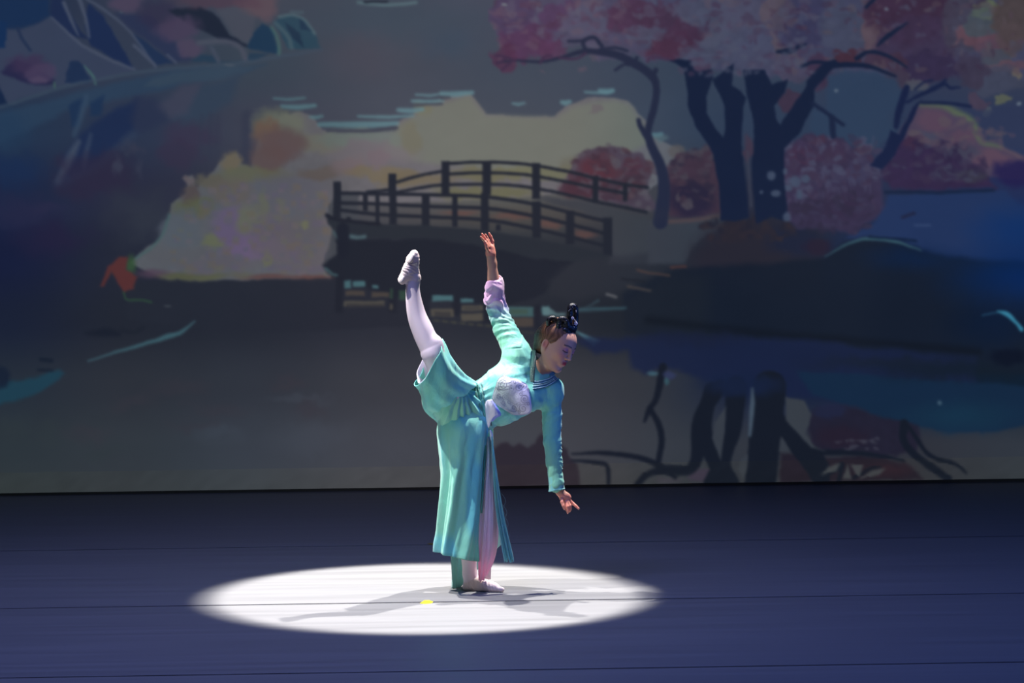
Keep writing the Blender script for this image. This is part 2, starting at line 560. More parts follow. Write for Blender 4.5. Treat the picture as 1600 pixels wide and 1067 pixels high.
# --- centre: still water and bright far bank
blob(640, 30, 200, 40, (62, 76, 92), 0, 0.5, 10, 0.1)
blob(700, 70, 50, 30, (60, 76, 96), 0, 0.5, 10, 0.1)
blob(560, 90, 70, 40, (78, 76, 90), 0, 0.6, 10, 0.1)
stroke([(560, 4), (600, 8), (650, 4)], (86, 108, 118), 0, 5, 4)
stroke([(570, 3), (605, 2)], (40, 46, 60), 0, 4, 3)
poly([(213, 402), (232, 385), (250, 376), (262, 345), (268, 318), (290, 302), (294, 276), (302, 273), (306, 295), (318, 282), (333, 268), (352, 244), (372, 240),
      (378, 258), (392, 262), (408, 205), (425, 190), (440, 182), (465, 173), (490, 180), (505, 202), (560, 208), (618, 206), (622, 190), (642, 180), (664, 165), (700, 150),
      (735, 146), (752, 166), (760, 178), (800, 182), (866, 182), (884, 166), (900, 160), (918, 152), (960, 152), (984, 158), (996, 176), (1012, 192), (1022, 214), (1060, 232), (1066, 260),
      (1010, 300), (900, 300), (800, 310), (520, 320), (516, 440), (262, 436), (228, 424), (205, 412)], (110, 106, 112), 0, 3, 1, 2, 0.03)
poly([(620, 200), (664, 168), (735, 150), (760, 180), (866, 184), (900, 164), (960, 156), (984, 162), (1020, 220), (960, 250), (880, 280), (640, 250), (590, 240)], (116, 118, 110), 0, 14, 0.95, 2)
for (x, y, rx, ry, c, a) in (
        (440, 195, 40, 24, (122, 122, 108), .9), (500, 222, 50, 16, (120, 116, 106), .9), (560, 215, 60, 14, (112, 122, 118), .8), (580, 240, 70, 18, (118, 110, 116), .8),
        (420, 206, 20, 20, (126, 96, 82), .9), (440, 225, 38, 28, (104, 82, 84), .9), (418, 250, 28, 26, (104, 80, 80), .8), (362, 255, 16, 18, (130, 112, 92), .9),
        (400, 275, 60, 14, (116, 112, 88), .8), (330, 285, 26, 12, (112, 100, 86), .8), (297, 305, 14, 18, (92, 76, 76), .9), (297, 280, 8, 8, (122, 104, 108), .9),
        (300, 325, 32, 14, (106, 104, 76), .8), (282, 360, 30, 36, (104, 106, 116), .8), (360, 300, 36, 22, (118, 104, 98), .8), (450, 300, 60, 30, (106, 102, 114), .8),
        (370, 360, 40, 36, (120, 98, 132), .9), (388, 345, 20, 26, (120, 118, 100), .9), (412, 330, 8, 30, (118, 116, 96), .7), (330, 378, 16, 14, (122, 120, 92), .9),
        (400, 392, 60, 16, (126, 102, 136), .9), (418, 408, 8, 12, (124, 122, 88), .9), (430, 370, 40, 40, (116, 102, 112), .7), (470, 400, 50, 36, (114, 104, 112), .7),
        (480, 350, 34, 26, (108, 102, 110), .7), (280, 400, 50, 14, (110, 104, 110), .8), (340, 414, 60, 12, (114, 102, 112), .8), (478, 350, 7, 6, (126, 124, 96), .8),
        (500, 270, 30, 10, (106, 92, 86), .7), (545, 262, 30, 14, (122, 106, 110), .8), (590, 250, 14, 14, (120, 104, 112), .7), (590, 272, 50, 10, (122, 108, 84), .7),
        (650, 280, 60, 12, (116, 104, 84), .8), (760, 272, 60, 10, (112, 108, 82), .8), (850, 270, 60, 12, (112, 110, 84), .7), (760, 300, 80, 10, (108, 106, 78), .8), (900, 262, 30, 18, (108, 104, 92), .6),
        (640, 215, 16, 24, (116, 112, 96), .7), (660, 172, 18, 10, (118, 116, 96), .7)):
    blob(x, y, rx, ry, c, 0, a, 8, 0.6)
rs = np.random.RandomState(11)
for _ in range(260):                     # compression blocks and dabs of the far trees
    x, y = rs.uniform(262, 512), rs.uniform(285, 425)
    if x < 262 + (y - 300) * -0.5 + 40:
        continue
    s = rs.uniform(4, 14)
    c = [(126, 108, 116), (116, 112, 100), (110, 98, 122), (122, 106, 94), (104, 104, 114)][rs.randint(5)]
    poly([(x, y), (x + s, y), (x + s, y + s * .8), (x, y + s * .8)], c, 0, 2.5, 0.45, 3)
for (x, y, rx, ry, c, a) in ((240, 428, 30, 8, (92, 66, 84), .8), (285, 432, 40, 7, (96, 92, 66), .9), (330, 432, 26, 6, (104, 100, 70), .8), (205, 414, 10, 16, (62, 88, 58), .9),
                             (420, 434, 50, 5, (104, 68, 66), .8), (490, 434, 36, 5, (106, 66, 62), .8), (376, 430, 20, 6, (112, 104, 88), .7)):
    blob(x, y, rx, ry, c, 0, a, 3, 0.3)
stroke([(213, 404), (240, 384), (256, 364), (264, 335)], (84, 112, 112), 0, 4, 3, 0.8)
poly([(524, 300), (514, 320), (512, 338), (524, 350), (516, 372), (508, 410), (530, 436), (560, 436), (560, 300)], (72, 74, 82), 0, 4, 0.9)
poly([(196, 439), (300, 441), (420, 437), (530, 434), (640, 430), (640, 510), (400, 520), (200, 500)], (42, 44, 56), 0, 4, 0.92, 2)
poly([(420, 180), (450, 100), (500, 55), (532, 58), (528, 110), (572, 140), (556, 190), (515, 206), (482, 160), (466, 120), (436, 180)], (104, 50, 50), 5, 5, 0.95)
stroke([(515, 205), (528, 235), (580, 235), (630, 246)], (56, 92, 60), 5, 7, 3, 0.8)
blob(700, 262, 16, 4, (90, 92, 96), 5, 0.6, 2)
C_cy = (98, 134, 144)
for (x0, x1, y, w) in ((428, 476, 154, 4), (440, 492, 166, 8), (486, 503, 182, 6), (500, 620, 194, 10), (560, 645, 182, 5), (622, 660, 172, 8), (644, 692, 158, 6), (650, 690, 148, 4), (690, 738, 146, 9),
                       (802, 820, 162, 4), (914, 958, 144, 4), (938, 958, 142, 9), (878, 890, 160, 8), (1018, 1034, 210, 8)):
    stroke([(x0, y), ((x0 + x1) / 2, y + 1, w / 1), (x1, y - 1)], C_cy, 0, w * .75, 4, 0.85)
stroke([(512, 204), (570, 205), (620, 200)], (70, 72, 86), 0, 5, 3)
stroke([(690, 154), (702, 152)], (74, 78, 90), 0, 4, 3)
stroke([(650, 164), (690, 162)], (74, 78, 90), 0, 4, 3)
# --- far side bush, path, slender tree
poly([(330, 800), (370, 720), (410, 650), (440, 625), (560, 612), (680, 640), (720, 700), (700, 800), (760, 890), (600, 850)], (82, 68, 84), 3, 6, 1, 5, 0.05)
blob(490, 700, 80, 50, (92, 50, 62), 3, 0.9)
blob(640, 700, 60, 40, (88, 52, 68), 3, 0.8)
blob(450, 780, 110, 50, (76, 46, 58), 3, 0.8)
blob(600, 780, 90, 50, (66, 48, 60), 3, 0.8)
poly([(790, 905), (780, 700), (830, 640), (960, 620), (1010, 700), (1010, 895)], (78, 54, 70), 3, 8, 1, 5, 0.04)
blob(880, 830, 90, 80, (48, 40, 64), 3, 0.9)
blob(820, 630, 30, 26, (104, 92, 92), 3, 0.8)
blob(760, 570, 30, 20, (98, 116, 122), 3, 0.7)
blob(1120, 620, 20, 60, (86, 58, 76), 3, 0.8)
poly([(230, 815), (480, 848), (740, 925), (800, 915), (1000, 898), (1010, 945), (900, 1010), (850, 1100), (540, 1100), (550, 915), (400, 880)], (66, 67, 77), 3, 8, 0.95)
stroke([(790, 925), (900, 915), (1000, 900)], (100, 74, 76), 3, 16, 6, 0.9)
poly([(880, 1067), (930, 990), (1040, 900), (1120, 910), (1180, 900), (1290, 920), (1414, 940), (1414, 1200), (880, 1200)], (50, 43, 55), 3, 44, 0.9, 10)
blob(1300, 1000, 110, 70, (36, 40, 64), 3, 0.8, 10)
blob(1060, 960, 60, 50, (54, 43, 52), 3, 0.7, 8)
TB = (42, 46, 70)
for i in range(14):
    blob(630 + rs.uniform(-10, 90), 800 + rs.uniform(-60, 70), 14, 12, (98, 90, 98), 3, 0.55, 2)
# --- blossom canopy
poly([(40, -400), (60, 120), (70, 180), (150, 238), (300, 226), (350, 195), (500, 175), (620, 205), (700, 250), (790, 250), (860, 225), (910, 265), (990, 300), (1080, 285), (1200, 335), (1290, 300), (1420, 330),
      (2400, 330), (2400, -400)], (80, 74, 100), 3, 12, 0.92, 8, 0.05)
for (x, y, rx, ry, c, a) in (
        (200, 170, 110, 70, (84, 54, 86), .9), (110, 240, 60, 40, (84, 50, 78), .8), (330, 60, 70, 50, (84, 58, 92), .8), (130, 60, 80, 70, (78, 62, 94), .8), (300, 200, 60, 30, (86, 54, 84), .8),
        (450, 90, 90, 60, (86, 82, 106), .8), (640, 70, 90, 60, (82, 52, 78), .9), (760, 50, 100, 40, (80, 52, 76), .9), (560, 180, 90, 50, (82, 74, 100), .7), (700, 130, 70, 40, (88, 84, 106), .8),
        (790, 190, 80, 50, (86, 48, 70), .9), (880, 130, 120, 40, (84, 50, 74), .9), (960, 60, 130, 50, (88, 82, 104), .9), (1000, 160, 70, 50, (94, 90, 110), .9), (980, 220, 120, 40, (86, 80, 102), .8),
        (1120, 60, 120, 60, (92, 82, 104), .9), (1110, 200, 120, 70, (88, 82, 106), .9), (1240, 40, 60, 60, (116, 88, 96), .8), (1260, 170, 40, 40, (108, 84, 94), .8), (1190, 270, 80, 50, (84, 76, 100), .9),
        (1340, 90, 90, 110, (70, 62, 92), .9), (990, -10, 60, 16, (110, 86, 98), .8), (1300, 270, 60, 60, (90, 74, 96), .8), (920, 290, 26, 50, (88, 64, 88), .8), (1290, 420, 50, 40, (80, 52, 72), .8)):
    blob(x, y, rx, ry, c, 3, a, 13, 1.02, 0.05)
for (x, y, rx, ry, c, a) in (
        (40, 60, 60, 60, (100, 80, 92), .6), (170, 110, 80, 80, (70, 62, 92), .8), (330, 110, 100, 80, (82, 78, 100), .9), (420, 140, 40, 80, (116, 84, 92), .9), (445, 60, 40, 50, (84, 62, 80), .7), (450, 120, 18, 30, (124, 94, 94), .8),
        (600, 60, 170, 110, (74, 44, 66), .9), (620, 200, 160, 110, (74, 52, 78), .8), (690, 280, 120, 60, (62, 46, 74), .9), (820, 90, 80, 120, (78, 66, 82), .8), (870, 150, 60, 40, (120, 76, 86), .9), (930, 180, 70, 40, (112, 72, 84), .8),
        (890, 110, 50, 40, (82, 82, 90), .9), (960, 230, 60, 30, (84, 80, 92), .9), (1000, 270, 70, 26, (116, 76, 86), .8), (910, 40, 40, 30, (112, 112, 84), .9), (890, 50, 30, 22, (90, 92, 90), .8), (1020, 60, 80, 90, (92, 70, 68), .9),
        (1010, 150, 60, 60, (98, 74, 76), .7), (960, 330, 90, 60, (78, 74, 92), .8), (860, 300, 60, 60, (72, 56, 76), .8), (880, 420, 30, 30, (92, 66, 84), .8), (985, 425, 34, 14, (116, 108, 84), .8), (915, 458, 16, 12, (120, 112, 104), .8),
        (1040, 300, 20, 14, (128, 104, 90), .8), (330, 230, 60, 30, (84, 46, 60), .9), (500, 260, 80, 30, (80, 52, 70), .8), (210, 300, 40, 60, (80, 52, 76), .8), (540, 330, 40, 40, (80, 60, 78), .8), (520, 480, 30, 40, (76, 48, 64), .8),
        (620, 345, 50, 26, (100, 92, 98), .7), (1200, 100, 120, 160, (88, 70, 72), .7)):
    blob(x, y, rx, ry, c, 4, a, 13, 0.98, 0.05)
for _ in range(260):                     # single blossoms in mixed tones
    x, y = rs.uniform(30, 1414), abs(rs.normal(0, 130))
    c = [(96, 92, 112), (92, 66, 90), (104, 84, 100), (78, 50, 74)][rs.randint(4)]
    blob(x, y, rs.uniform(6, 26), rs.uniform(5, 16), c, 3, 0.4, 8, 0.8)
for _ in range(120):
    x, y = rs.uniform(0, 1060), rs.uniform(0, 300)
    c = [(92, 86, 106), (100, 70, 86), (110, 84, 90), (70, 44, 66)][rs.randint(4)]
    blob(x, y, rs.uniform(6, 24), rs.uniform(5, 16), c, 4, 0.4, 8, 0.8)
# --- right: gap of sky, hill, bushes, lake
poly([(240, 320), (290, 290), (400, 290), (530, 330), (560, 380), (530, 560), (420, 640), (280, 570), (200, 560), (170, 540), (190, 450), (250, 470)], (56, 70, 96), 4, 10, 0.95, 5)
poly([(640, 420), (860, 460), (1000, 440), (1200, 430), (1200, 640), (1000, 610), (900, 600), (850, 500), (760, 445)], (56, 60, 90), 4, 10, 0.8)
poly([(540, 560), (600, 450), (690, 432), (770, 450), (850, 500), (900, 595), (975, 605), (1050, 640), (1200, 690), (1200, 760), (940, 740), (700, 700)], (92, 70, 92), 4, 6, 1, 3)
blob(690, 500, 70, 44, (112, 74, 92), 4, 0.8, 6)
blob(800, 580, 70, 40, (110, 74, 92), 4, 0.8, 6)
blob(930, 660, 90, 36, (116, 76, 92), 4, 0.85, 6)
blob(650, 570, 60, 26, (82, 78, 98), 4, 0.7, 6)
blob(800, 640, 90, 26, (78, 70, 90), 4, 0.8, 6)
stroke([(640, 440, 16), (720, 440, 20), (780, 465, 26), (850, 510, 30), (890, 590, 20), (970, 610, 14)], (106, 110, 84), 4, 22, 8, 0.9, 2)
stroke([(970, 612), (1030, 640), (1064, 668)], (118, 86, 94), 4, 12, 6, 0.8)
poly([(470, 740), (540, 600), (590, 565), (640, 580), (700, 640), (780, 650), (880, 690), (950, 780), (700, 790), (520, 785)], (64, 44, 76), 4, 8, 1, 5, 0.05)
blob(610, 600, 50, 40, (80, 48, 72), 4, 0.8)
blob(760, 725, 70, 30, (78, 72, 92), 4, 0.8, 6)
blob(850, 730, 60, 34, (70, 62, 76), 4, 0.8, 6)
blob(1040, 720, 100, 60, (44, 34, 82), 4, 0.9, 8)
poly([(60, 660), (110, 600), (180, 555), (270, 575), (330, 600), (420, 640), (470, 720), (490, 880), (350, 975), (80, 930), (60, 780)], (70, 54, 82), 4, 10, 1, 6, 0.05)
for (x, y, rx, ry, c) in ((150, 660, 80, 60, (84, 50, 74)), (280, 650, 70, 50, (78, 54, 80)), (240, 740, 100, 30, (78, 66, 92)), (380, 720, 60, 60, (76, 66, 94)), (300, 860, 120, 60, (66, 46, 72)), (150, 870, 80, 40, (58, 46, 66)),
                         (520, 885, 40, 36, (60, 50, 84)), (400, 620, 40, 20, (106, 80, 92)), (205, 580, 40, 20, (86, 54, 74))):
    blob(x, y, rx, ry, c, 4, 0.8, 7, 0.3)
for _ in range(130):
    x, y = rs.uniform(70, 460), rs.uniform(600, 880)
    stroke([(x, y), (x + rs.uniform(-14, 14), y - rs.uniform(10, 34))], [(94, 84, 110), (88, 62, 86)][rs.randint(2)], 4, 7, 3, 0.5)
poly([(330, 990), (440, 930), (490, 850), (500, 812), (940, 792), (1000, 800), (1040, 850), (1500, 900), (1500, 1200), (700, 1060), (560, 1000)], (42, 58, 100), 4, 8, 0.95)
blob(1060, 960, 240, 130, (18, 54, 112), 4, 0.85, 8, 0.0)
stroke([(490, 803), (620, 800), (700, 803), (940, 793)], (28, 40, 68), 4, 12, 4)
stroke([(560, 905), (610, 888)], (40, 40, 68), 4, 12, 4)
stroke([(615, 938), (675, 938)], (62, 76, 116), 4, 8, 4)
def leafy(k, cx, cy, rx, ry, cols, n, lo=7, hi=22):
    """dabs of leaf over a bush, so that its outline is ragged"""
    for _ in range(n):
        a_, r_ = rs.uniform(0, 6.283), math.sqrt(rs.uniform(0, 1.25))
        blob(cx + rx * r_ * math.cos(a_), cy + ry * r_ * math.sin(a_), rs.uniform(lo, hi), rs.uniform(lo, hi) * .7, cols[rs.randint(len(cols))], k, rs.uniform(.35, .75), 7, 0.9)


leafy(3, 550, 720, 170, 95, [(84, 70, 84), (84, 54, 66), (70, 50, 64), (92, 84, 94)], 120)
leafy(3, 900, 740, 105, 110, [(70, 52, 68), (82, 58, 72), (54, 44, 64), (88, 74, 84)], 90)
leafy(4, 260, 700, 200, 130, [(80, 66, 92), (76, 54, 78), (90, 82, 106), (66, 50, 76)], 170)
leafy(4, 280, 880, 190, 80, [(64, 50, 76), (72, 60, 86), (58, 46, 68)], 90)
leafy(4, 690, 680, 200, 80, [(64, 46, 76), (74, 54, 80), (80, 72, 94), (58, 42, 72)], 110)
leafy(4, 800, 560, 190, 60, [(104, 78, 94), (92, 72, 92), (108, 84, 92)], 60)
leafy(3, 1100, 960, 200, 50, [(52, 43, 54), (60, 46, 54), (44, 40, 54)], 70)
# --- trunks
stroke([(752, 925, 62), (768, 800, 52), (756, 700, 44), (712, 600, 36), (702, 540, 30), (724, 450, 30), (735, 370, 28), (715, 315, 36), (640, 262, 36), (560, 226, 30), (440, 214, 22), (350, 236, 16), (250, 258, 12), (150, 252, 9), (70, 262, 6)], TB, 3, 30, 3)
stroke([(440, 210), (432, 172), (475, 155), (508, 192)], TB, 3, 16, 3)
stroke([(436, 168), (400, 172), (370, 172)], TB, 3, 12, 3)
stroke([(500, 205), (560, 200), (615, 212)], TB, 3, 12, 3)
stroke([(718, 320), (734, 290)], TB, 3, 20, 3)
stroke([(696, 570, 26), (670, 530, 22), (662, 502, 18)], TB, 3, 20, 3)
stroke([(640, 262), (655, 240)], TB, 3, 14, 3)
stroke([(620, 270), (600, 268), (565, 290)], TB, 3, 12, 3)
stroke([(700, 255), (720, 238), (790, 248)], (78, 54, 80), 3, 12, 3)
for s3 in ([(150, 252), (100, 235), (62, 232)], [(140, 252), (110, 275), (92, 290)], [(110, 240), (80, 262), (66, 262)], [(250, 262), (270, 235), (300, 230)], [(330, 240), (400, 245), (440, 222)]):
    stroke(s3, (66, 48, 76), 3, 10, 3)
TN = (28, 37, 64)
poly([(788, 252), (830, 244), (885, 250), (900, 292), (965, 290), (975, 325), (945, 400), (945, 470), (975, 530), (1012, 572), (1022, 540), (1018, 440), (972, 335), (1030, 285), (1056, 265), (1048, 358), (1085, 380), (1112, 410),
      (1100, 450), (1090, 600), (1108, 750), (1122, 905), (1060, 925), (1000, 920), (998, 800), (972, 640), (900, 530), (868, 440), (870, 380), (850, 282), (820, 262)], TN, 3, 3, 1, 2)
poly([(1095, 290), (1190, 292), (1215, 355), (1285, 328), (1268, 385), (1225, 440), (1235, 500), (1252, 520), (1330, 400), (1400, 300), (1392, 440), (1330, 560), (1270, 620), (1268, 730), (1285, 925), (1220, 905), (1150, 935),
      (1135, 700), (1145, 520), (1110, 380)], TN, 3, 3, 1, 2)
stroke([(1116, 630), (1124, 760), (1130, 860)], (78, 74, 90), 3, 8, 3, 0.8)
stroke([(185, 345, 50), (235, 290, 46), (275, 262, 30)], TN, 4, 40, 3)
stroke([(265, 272, 26), (400, 272, 20), (530, 318, 10)], TN, 4, 20, 3)
stroke([(370, 242, 20), (425, 216, 16), (500, 234, 14), (580, 280, 8)], TN, 4, 14, 3)
stroke([(455, 192, 8), (500, 150, 20), (580, 95, 6)], TN, 4, 16, 3)
stroke([(40, 215, 14), (90, 212, 26), (158, 184, 8)], TN, 4, 20, 3)
stroke([(410, 30), (450, -10)], TN, 4, 14, 3)
stroke([(185, 430), (258, 480), (312, 520)], (34, 42, 70), 4, 16, 3)
stroke([(266, 488), (272, 568)], (34, 42, 70), 4, 24, 3)
stroke([(140, 275), (190, 260), (240, 262)], TN, 4, 14, 3)
T3 = (30, 38, 72)
poly([(425, 690), (490, 610), (512, 540), (545, 560), (600, 450), (640, 420), (580, 545), (530, 650), (478, 705)], T3, 4, 3, 1, 2)
stroke([(534, 525, 22), (548, 450, 30), (578, 365, 26)], T3, 4, 28, 3)
stroke([(578, 425, 12), (690, 370, 20), (735, 352, 14), (760, 368, 12), (800, 364, 8)], T3, 4, 16, 3)
stroke([(720, 352), (738, 335)], T3, 4, 12, 3)
stroke([(640, 430), (740, 430), (845, 444)], T3, 4, 13, 3)
stroke([(612, 372), (650, 342), (685, 335)], T3, 4, 9, 3)
for _ in range(90):                      # blossom hanging over the forks
    x, y = rs.uniform(860, 1390), rs.uniform(170, 320)
    blob(x, y, rs.uniform(8, 22), rs.uniform(6, 16), [(88, 84, 106), (94, 88, 108), (88, 62, 86)][rs.randint(3)], 3, 0.55, 4, 0.4)
for (x, y, rx, ry) in ((1215, 730, 18, 20), (1235, 806, 20, 14), (1175, 802, 8, 7), (1272, 712, 10, 14), (1315, 755, 24, 22), (1285, 780, 16, 14), (1358, 745, 16, 16), (1280, 905, 16, 20), (1330, 810, 14, 20)):
    blob(x, y, rx, ry, (84, 88, 110), 3, 0.85, 2, 0.7)
for (x, y) in ((285, 376), (495, 40), (1045, 436), (1050, 432)):
    blob(x, y, 9, 7, (130, 130, 140), 4, 0.7, 2)
blob(100, 20, 12, 6, (120, 128, 134), 3, 0.8, 2)
blob(505, 55, 10, 5, (108, 116, 124), 1, 0.4, 2)
# --- bridge
blob(900, 290, 560, 60, (82, 72, 66), 6, 0.35, 6, 0.2)
for (x, y, rx, ry) in ((860, 290, 100, 16), (1010, 320, 60, 16), (1160, 360, 60, 20), (640, 265, 80, 14)):
    blob(x, y, rx, ry, (106, 74, 70), 6, 0.7, 4, 0.3)
BD = (38, 41, 53)
poly([(960, 215), (1060, 225), (1210, 235), (1420, 290), (1414, 440), (1270, 450), (1230, 300), (1000, 240)], (64, 66, 74), 6, 10, 0.8)
rects([(338, 110, 371, 200), (560, 58, 593, 195), (730, 58, 766, 198), (938, 65, 971, 215), (1190, 118, 1214, 230), (1316, 150, 1334, 225)], BD, 6, 1, 2.5, 0.5)
for s6 in ([(371, 146), (470, 118), (560, 100)], [(592, 68), (730, 62), (850, 66), (938, 74), (1070, 98), (1200, 128), (1330, 156), (1420, 168)], [(592, 112), (730, 106), (850, 110), (938, 118), (1070, 142), (1200, 168), (1330, 192)],
           [(370, 188), (470, 170), (560, 158), (730, 154), (850, 158), (940, 170), (1070, 194), (1200, 226), (1300, 246), (1414, 270)], [(250, 186), (340, 176)]):
    stroke(s6, BD, 6, 13, 2.5, 1, 0.5)
rects([(108, 143, 141, 295), (232, 195, 252, 265), (284, 200, 301, 318), (342, 195, 373, 322), (478, 200, 511, 328), (604, 205, 627, 332), (724, 190, 757, 350), (938, 225, 974, 378), (1078, 265, 1114, 405), (1234, 293, 1272, 455),
       (165, 290, 182, 318), (786, 322, 806, 348)], BD, 6, 1, 2.5, 0.5)
for s6 in ([(140, 191), (350, 195), (500, 198), (740, 206), (950, 238), (1090, 272), (1245, 308)], [(140, 232), (300, 236), (500, 246), (740, 254), (950, 288), (1090, 320), (1245, 360)], [(140, 262), (300, 280), (500, 290), (740, 302), (950, 340), (1090, 372), (1245, 412)]):
    stroke(s6, BD, 6, 15, 2.5, 1, 0.5)
poly([(78, 282), (130, 300), (300, 320), (500, 326), (740, 346), (950, 380), (1090, 410), (1270, 455), (1150, 480), (950, 460), (740, 420), (500, 385), (200, 378), (120, 352), (84, 318)], (44, 48, 58), 6, 4, 1, 1)
stroke([(80, 284), (130, 302), (300, 320)], (36, 38, 50), 6, 16, 3)
poly([(112, 345), (200, 380), (500, 382), (760, 420), (960, 462), (1120, 478), (1040, 540), (990, 610), (820, 660), (600, 640), (350, 620), (150, 560), (84, 525), (68, 492), (130, 440)], (36, 39, 51), 6, 6, 1, 3)
stroke([(180, 372), (210, 376), (240, 372)], (88, 118, 126), 6, 12, 5, 0.9)
stroke([(78, 505), (105, 528), (122, 532)], (80, 118, 122), 6, 8, 4, 0.8)
stroke([(110, 350), (126, 380)], (84, 112, 116), 6, 8, 4, 0.7)
stroke([(150, 340), (150, 440)], (34, 37, 50), 6, 50, 4)
poly([(1000, 560), (1060, 500), (1160, 465), (1290, 455), (1420, 440), (1420, 520), (1300, 600), (1100, 640), (1020, 620)], (48, 50, 60), 6, 14, 0.6)
RB = (35, 37, 49)
for (x0, y0, x1, y1) in ((118, 540, 150, 690), (340, 590, 372, 690), (480, 600, 512, 690), (605, 630, 640, 700), (725, 640, 760, 730), (940, 655, 975, 760)):
    poly([(x0, y0), (x1, y0), (x1, y1), (x0, y1)], RB, 6, 6, 0.8, 2)
rects([(155, 555, 182, 588), (190, 560, 240, 582), (270, 574, 296, 588), (525, 618, 608, 642), (640, 632, 692, 646), (980, 664, 1010, 700)], (76, 116, 124), 6, 0.9)
poly([(985, 664), (1010, 672), (1040, 690), (1080, 690), (1070, 704), (985, 700)], (92, 122, 128), 6, 4, 0.9, 2)
rects([(828, 664, 944, 708)], (66, 98, 102), 6, 0.9)
rects([(345, 588, 356, 632), (384, 598, 418, 638)], (54, 80, 66), 6, 0.8)
rects([(152, 642, 322, 664), (516, 674, 612, 706), (642, 692, 734, 722), (645, 660, 732, 682), (345, 655, 356, 678)], (92, 86, 76), 6, 0.8)
rects([(160, 600, 240, 620), (268, 604, 340, 626), (836, 712, 942, 750)], (82, 72, 66), 6, 0.8)
rects([(850, 675, 920, 698)], (66, 82, 68), 6, 0.6)
rects([(160, 652, 320, 672), (530, 685, 600, 706), (655, 668, 720, 676)], (48, 48, 56), 6, 0.6)
for x in range(530, 790, 36):
    stroke([(x, 722 + (x - 530) * .1), (x + 18, 724 + (x - 530) * .1)], (84, 82, 66), 6, 7, 3, 0.7)
stroke([(830, 762), (940, 774)], (74, 72, 64), 6, 6, 4, 0.5)
poly([(1106, 760), (1180, 790), (1226, 806), (1196, 828), (1150, 795)], (80, 122, 136), 6, 4, 0.9, 1)
stroke([(1130, 682), (1200, 680), (1320, 672)], (70, 104, 116), 6, 8, 4, 0.8)
stroke([(1130, 680), (1180, 660), (1214, 638)], (70, 100, 112), 6, 7, 4, 0.8)
stroke([(1250, 612), (1290, 622)], (96, 96, 100), 6, 7, 4, 0.7)
# --- lower left shallows
poly([(-300, 740), (0, 672), (100, 642), (200, 600), (268, 545), (250, 528), (200, 540), (100, 572), (-300, 600)], (32, 70, 88), 5, 8, 0.85)
blob(0, 560, 42, 46, (26, 36, 56), 5, 0.9, 4, 0.7)
stroke([(170, 485), (215, 490)], (26, 34, 50), 5, 14, 5)
stroke([(160, 528), (218, 532)], (26, 34, 50), 5, 9, 4)
stroke([(360, 375, 10), (440, 372, 34), (495, 378, 20)], (30, 34, 48), 5, 24, 8, 0.9)
stroke([(510, 362), (560, 372), (600, 350)], (32, 36, 48), 5, 12, 6, 0.7)
stroke([(368, 490, 4), (470, 458, 7), (570, 430, 12), (640, 408, 14), (700, 388, 20), (755, 372, 14), (812, 326, 4)], (74, 112, 122), 5, 8, 4, 0.9)
for (x, y, rx, ry) in ((560, 660, 110, 40), (900, 690, 160, 40), (760, 610, 140, 40), (1200, 580, 90, 26), (1300, 690, 80, 50), (820, 760, 140, 26), (360, 790, 120, 40)):
    blob(x, y, rx, ry, (66, 57, 66), 5, 0.35, 14, 0.1)
for (x, y, rx, ry) in ((1300, 800, 200, 80), (900, 800, 120, 40), (1250, 640, 150, 20)):
    blob(x, y, rx, ry, (72, 76, 88), 5, 0.4, 14, 0.1)
for (x, y, rx, ry) in ((60, 760, 80, 60), (200, 780, 60, 60), (420, 880, 120, 40)):
    blob(x, y, rx, ry, (56, 62, 66), 5, 0.4, 14, 0.1)
# --- right: dark mound and tree reflections
poly([(820, 300), (560, 470), (560, 430), (700, 360), (900, 400)], (38, 42, 52), 0, 40, 0.0)
poly([(-320, 300), (0, 280), (180, 258), (270, 206), (345, 192), (450, 214), (600, 258), (760, 272), (1400, 300), (1400, 660), (400, 640), (-300, 560), (-480, 500), (-480, 380)], (27, 34, 50), 8, 14, 0.92, 3)
poly([(-480, 520), (-700, 430), (-480, 400), (-320, 300), (-200, 330), (-200, 520)], (36, 40, 50), 8, 40, 0.6, 3)
blob(880, 330, 300, 120, (6, 44, 104), 8, 0.85, 6, 0.0)
blob(480, 260, 170, 50, (16, 40, 80), 8, 0.6, 6, 0.0)
blob(750, 480, 170, 90, (10, 30, 62), 8, 0.6, 6, 0.0)
stroke([(190, 256, 3), (280, 210, 7), (350, 198, 9), (430, 210, 9), (510, 236, 3)], (70, 104, 112), 8, 6, 3, 0.9)
stroke([(340, 192), (420, 198), (495, 206)], (20, 34, 60), 8, 6, 3)
blob(165, 222, 34, 24, (62, 44, 52), 8, 0.7, 4)
stroke([(715, 455), (765, 445)], (50, 110, 140), 8, 5, 3, 0.6)
stroke([(768, 442, 6), (800, 452, 16), (830, 480, 10), (846, 500, 14)], (62, 142, 168), 8, 12, 4)
blob(800, 590, 60, 30, (14, 20, 38), 8, 0.7, 6)
stroke([(-400, 470), (0, 514), (300, 540), (700, 575)], (20, 24, 34), 8, 18, 14, 0.7)
poly([(100, 400), (180, 432), (215, 460), (350, 445), (370, 510), (425, 545), (470, 520), (560, 522), (620, 560), (700, 590), (760, 605), (1414, 680), (1800, 640), (1800, 480), (1000, 400), (500, 380)], (30, 38, 70), 7, 14, 0.9, 5)
blob(620, 400, 260, 40, (32, 36, 58), 7, 0.6, 10, 0.1)
poly([(100, 640), (854, 690), (1300, 690), (1300, 800), (854, 822), (780, 838), (650, 846), (560, 838), (500, 824), (430, 822), (300, 760), (150, 720)], (24, 46, 72), 8, 8, 0.95, 3)
blob(640, 790, 200, 60, (26, 58, 80), 8, 0.7, 6, 0.1)
blob(400, 620, 300, 30, (30, 36, 50), 8, 0.6, 10, 0.1)
